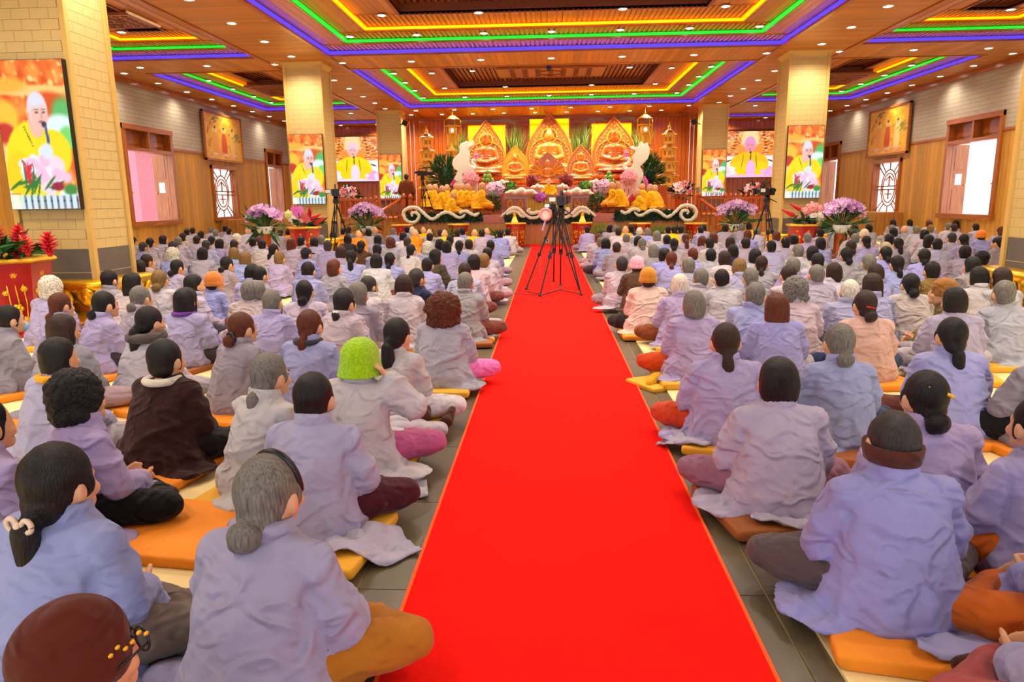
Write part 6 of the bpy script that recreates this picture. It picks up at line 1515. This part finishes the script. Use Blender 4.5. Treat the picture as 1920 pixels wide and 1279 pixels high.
# monks on the stage
def monk(px, py, Y, rot, label, sc=1.9, var=None, robe='Y'):
    c = at(px, py, Y); a = math.radians(-rot); ks = sc; sc = .985*(1+(sc-1)*.2); x = c.x+HD.y*sc*math.sin(a); y = c.y-HD.y*sc*math.cos(a)
    o = person(px, py, 'nk', robe, rot, ks, var, label=label, pos=(x, y), z=c.z-HD.z*sc, cushion=False, group='monks on the stage', face=True, trs=(238, 160, 20)); o['label'] = label; o['category'] = 'person'
    sc = o.scale[0]
    b = MB().lathe([(.34*sc, 0), (.36*sc, .03), (.30*sc, max(.04, c.z-HD.z*sc-SZ))], (0, .08, 0), 14).build('meditation_seat', 'brown_cloth', None, loc=(x, y, SZ)); tag(b, ('low round seat under '+label).replace('kneeling at the front right of the left group', 'kneeling right of the left group'), 'seat', 'seats of the monks'); return o
for i, (px, py, Y, rt) in enumerate(((806, 352, 25.6, 60), (816, 351, 26.4, 65), (829, 356, 25.3, 70), (838, 353, 26.3, 70), (856, 350, 25.5, 75), (867, 351, 26.1, 75), (877, 352, 25.4, 75), (886, 353, 26.3, 75), (850, 366, 24.9, 70))):
    monk(px, py, Y, rt, f'shaven monk in yellow, {ordn[i]} in the left group on the stage')
monk(904, 350, 25.0, 80, 'shaven monk in yellow kneeling at the front right of the left group', 2.6, 3)
for i, (px, py, Y, rt) in enumerate(((1148, 349, 25.4, -75), (1159, 348, 24.9, -75), (1196, 362, 24.8, -70), (1204, 351, 25.8, -70), (1219, 353, 25.0, -70), (1228, 354, 25.8, -70))):
    monk(px, py, Y, rt, f'shaven monk in yellow, {ordn[i]} in the right group on the stage', 2.3 if i < 2 else 1.9)
monk(1029, 341, 27.2, 180, 'shaven teacher in yellow seated behind the table', 1.6, 1)
# standing monk in brown
c = at(762, 332, 25.6); z0 = SZ; H_ = c.z+.10-z0; m = MB()
m.loft([(0, 0, 0, .27, .22), (H_*.12, 0, 0, .26, .21), (H_*.35, 0, 0, .22, .18), (H_*.55, 0, 0, .20, .15), (H_*.70, 0, 0, .22, .15), (H_*.80, 0, 0, .20, .13), (H_*.845, 0, 0, .10, .09), (H_*.86, 0, 0, .07, .07)], 24)
for s in (-1, 1): m.cap((s*.20, 0, H_*.78), (s*.27, -.03, H_*.58), .075, .08); m.cap((s*.27, -.03, H_*.58), (s*.18, .12, H_*.48), .08, .07); m.ell((s*.20, .08, H_*.42), (.09, .1, .12))
rb = remesh(m, .02, 4, .5, 'robe'); co = coords(rb); co += normals(rb)*(.008*np.sin(np.arctan2(co[:, 1], co[:, 0])*10+wavy(co, 5, 3)*2)*sstep(H_*.6, H_*.2, co[:, 2]))[:, None]; setco(rb, co); setmat(rb, 'cloth')
m = MB(); hz = H_-.11; m.ell((0, .02, hz), (.075, .09, .11)); m.ell((0, .06, hz-.05), (.05, .05, .05)); m.ell((0, .11, hz-.02), (.012, .016, .022)); m.cap((0, 0, H_*.8), (0, .01, hz-.06), .05, .048); m.ell((0, 0, H_*.6), (.15, .1, .25)); m.ell((0, 0, H_*.25), (.12, .1, .3))
for s in (-1, 1):
    m.ell((s*.078, .01, hz-.01), (.012, .02, .03)); m.cap((s*.1, 0, H_*.75), (s*.26, -.02, H_*.58), .045, .035); m.cap((s*.26, -.02, H_*.58), (s*.16, .14, H_*.48), .035, .025); add_hand(m, (s*.16, .14, H_*.48), (-s*.6, .5, -.2), (0, .4, .8), (0, -.3, 1), .8)
    m.cap((s*.09, 0, H_*.3), (s*.1, 0, .04), .07, .045); m.cap((s*.1, 0, .04), (s*.11, .12, .03), .04, .03)
b = remesh(m, .010, 3, .5, 'person'); setmat(b, 'skin'); o = place('person', b, None, loc=(c.x, 25.6, z0), rot=(0, 0, -.2)); tag(o, 'standing person in a brown robe beside the left stage railing', 'person'); place('robe', rb, None, o, color=rgb(120, 58, 24)); place('hair', hair_mesh('t'), None, o, loc=(0, .012, hz), color=rgb(50, 36, 28)); place('eyes', face_me, None, o, loc=(0, .02, hz))

# ------------------------------------------------------------------ cameras on tripods
def tripod(apex, feet, label, spread=True, thick=1.0, name='tripod', headz=.12):
    apex = Vector(apex); r = empty(name, (apex.x, apex.y, feet[0][2])); tag(r, label, 'tripod', 'camera tripods'); O = r.location; ap = apex-O
    for f in feet:
        f = Vector(f)-O; u = (f-ap); sd = u.cross(Vector((0, 0, 1))).normalized()*.022*thick
        leg = empty('leg', (0, 0, 0)); leg.parent = r
        for s in (-1, 1): MB().tube([ap+sd*s, ap+u*.55+sd*s], .010*thick, 6).build('upper_tube', 'dark_metal', leg)
        MB().tube([ap+u*.48, ap+u*.99], .013*thick, 8).build('lower_tube', 'black', leg); MB().box(ap+u*.53, (.06*thick, .05*thick, .06*thick), ch=.01).build('clamp', 'black', leg); MB().box(ap+u*.32, (.055*thick, .045*thick, .05*thick), ch=.01).build('clamp', 'black', leg)
        MB().ell(ap+u*.99, (.028*thick, .028*thick, .022*thick), 8, 6).build('foot', 'black', leg)
    if spread:
        mid = sum((Vector(f)-O for f in feet), Vector())/len(feet); mid.z += .04
        for f in feet: MB().tube([mid, Vector(f)-O+Vector((0, 0, .02))], .010*thick, 6).build('floor_spreader', 'dark_metal', r)
    MB().lathe([(.05*thick, -.05), (.06*thick, 0), (.05*thick, .05), (.04*thick, headz)], tuple(ap), 12).build('head', 'black', r, smooth=True)
    MB().tube([ap+Vector((.02, 0, .06)), ap+Vector((.16, -.22, -.04))], .009*thick, 6).build('pan_handle', 'black', r); return r
def camcorder(p, rz, label, s=1.0, screen_on=True, name='video_camera'):
    r = empty(name, tuple(p), rz, s); tag(r, label, 'video camera', 'video cameras')
    MB().box((0, 0, .06), (.11, .26, .12), ch=.02).build('body', 'black', r); MB().cyl((0, .13, .07), (0, .27, .07), .045, .055, 14).build('lens', 'black', r); MB().box((0, .29, .07), (.13, .06, .10), ch=.01).build('lens_hood', 'black', r)
    MB().tube([(0, -.09, .13), (0, -.07, .19), (0, .09, .19), (0, .11, .13)], .013, 8).build('top_handle', 'black', r); MB().box((0, -.16, .08), (.05, .08, .05), ch=.01).build('viewfinder', 'black', r); MB().cyl((.05, .02, .21), (.05, .22, .21), .014, n=8).build('microphone', 'dark_metal', r)
    m = MB().box((-.12, -.05, .08), (.10, .012, .07), ch=.004); o = m.build('flip_monitor', 'black', r)
    if screen_on: MB().box((-.12, -.058, .08), (.085, .004, .055)).build('monitor_picture', 'lamp_white' if s < .9 else 'white', o)
    return r
fa = [onz(1012, 556, .014), onz(1090, 554, .014), onz(1051, 535, .014)]
tripod(at(1052, 398, 11.3), fa, 'tall tripod with floor spreader on the red carpet, nearer of two', True)
fb = [onz(986, 543, .014), onz(1086, 543, .014), onz(1038, 528, .014)]
tripod(at(1040, 402, 12.0), fb, 'second tripod standing on the carpet behind the first', False)
camcorder(at(1053, 385, 11.3), -.12, 'big black video camera on the nearer carpet tripod', 1.15); camcorder(at(1036, 393, 11.9), .1, 'small camera with a lit monitor on the rear carpet tripod', .8)
p = at(1023, 402, 11.6); r = empty('hand_fan', tuple(p)); tag(r, 'pink round hand fan on a stick clamped beside the cameras', 'fan'); MB().ring((0, 0, 0), .085, .022, 'Y', n=24, m=8).build('rim', 'petal', r, color=rgb(240, 150, 150)); MB().lathe([(.08, -.006), (.08, .006)], n=20).build('face', 'foam_white', r, rot=(PI/2, 0, 0)); MB().tube([(-.0, 0, -.09), (-.05, 0, -.26)], .016, 8).build('handle', 'petal', r, color=rgb(190, 180, 226))
cab = [onz(1015, 500, .02)+Vector((0, 0, .5)), onz(1012, 520, .02), onz(992, 535, .02), onz(990, 548, .02), onz(1020, 552, .02), onz(1000, 553, .02), onz(960, 550, .02), onz(945, 551, .01)]
o = MB().tube(cab, .006, 6).build('cable', 'black'); tag(o, 'thin black cable running from the tripods over the carpet edge', 'cable')
def cam_set(px, top, Y, label, tl):
    a = at(px, top+16, Y); ft = [(a.x+.42*math.cos(t), Y+.42*math.sin(t), .016) for t in (.5, 2.6, 4.7)]; tripod(a, ft, tl, False, 1.3); camcorder(a+Vector((0, 0, .12)), .3, label, 1.4)
cam_set(630, 362, 16.6, 'video camera on a tripod left of the crowd, before the middle left column', 'tall tripod before the middle left column')
cam_set(1438, 360, 17.0, 'hooded video camera on a tripod by the middle right column', 'tall tripod by the middle right column')
a = at(792, 335, 24.7); ft = [(a.x+.25*math.cos(t)+.15, 24.7+.2*math.sin(t), SZ+.01) for t in (.5, 2.6, 4.7)]; tripod(a, ft, 'slim tripod on the left stage edge', False, 1.2); camcorder(a+Vector((0, 0, .1)), -1.2, 'black camera on the slim tripod at the left stage edge', 1.3)

# small fittings
c = at(1029, 127, 19.9); r = empty('dome_camera', (c.x, 19.9, ZC)); tag(r, 'small dark dome camera hanging below the middle cross beam', 'camera'); h = ZC-c.z
MB().cyl((0, 0, 0), (0, 0, -h*.6), .02, n=8).build('stem', 'white', r); MB().ell((0, 0, -h), (.07, .07, .08), 12, 8).build('dome', 'black', r, smooth=True)
for px, py, sg, nm in ((760, 231, 1, 'left'), (1301, 229, -1, 'right')):
    c = at(px, py, 28.4); r = empty('wall_speaker', tuple(c)); tag(r, f'small brown loudspeaker on the inner side of the far {nm} column', 'loudspeaker', 'small column speakers')
    MB().box((0, 0, 0), (.22, .18, .22), ch=.02, rot=(0, sg*.5, 0)).build('box', 'trim_wood', r); MB().box((0, -.095, 0), (.18, .01, .18), rot=(0, sg*.5, 0)).build('grille', 'black', r); MB().tube([(-sg*.1, .0, -.05), (-sg*.3, .2, -.05)], .02, 6).build('bracket', 'dark_metal', r)
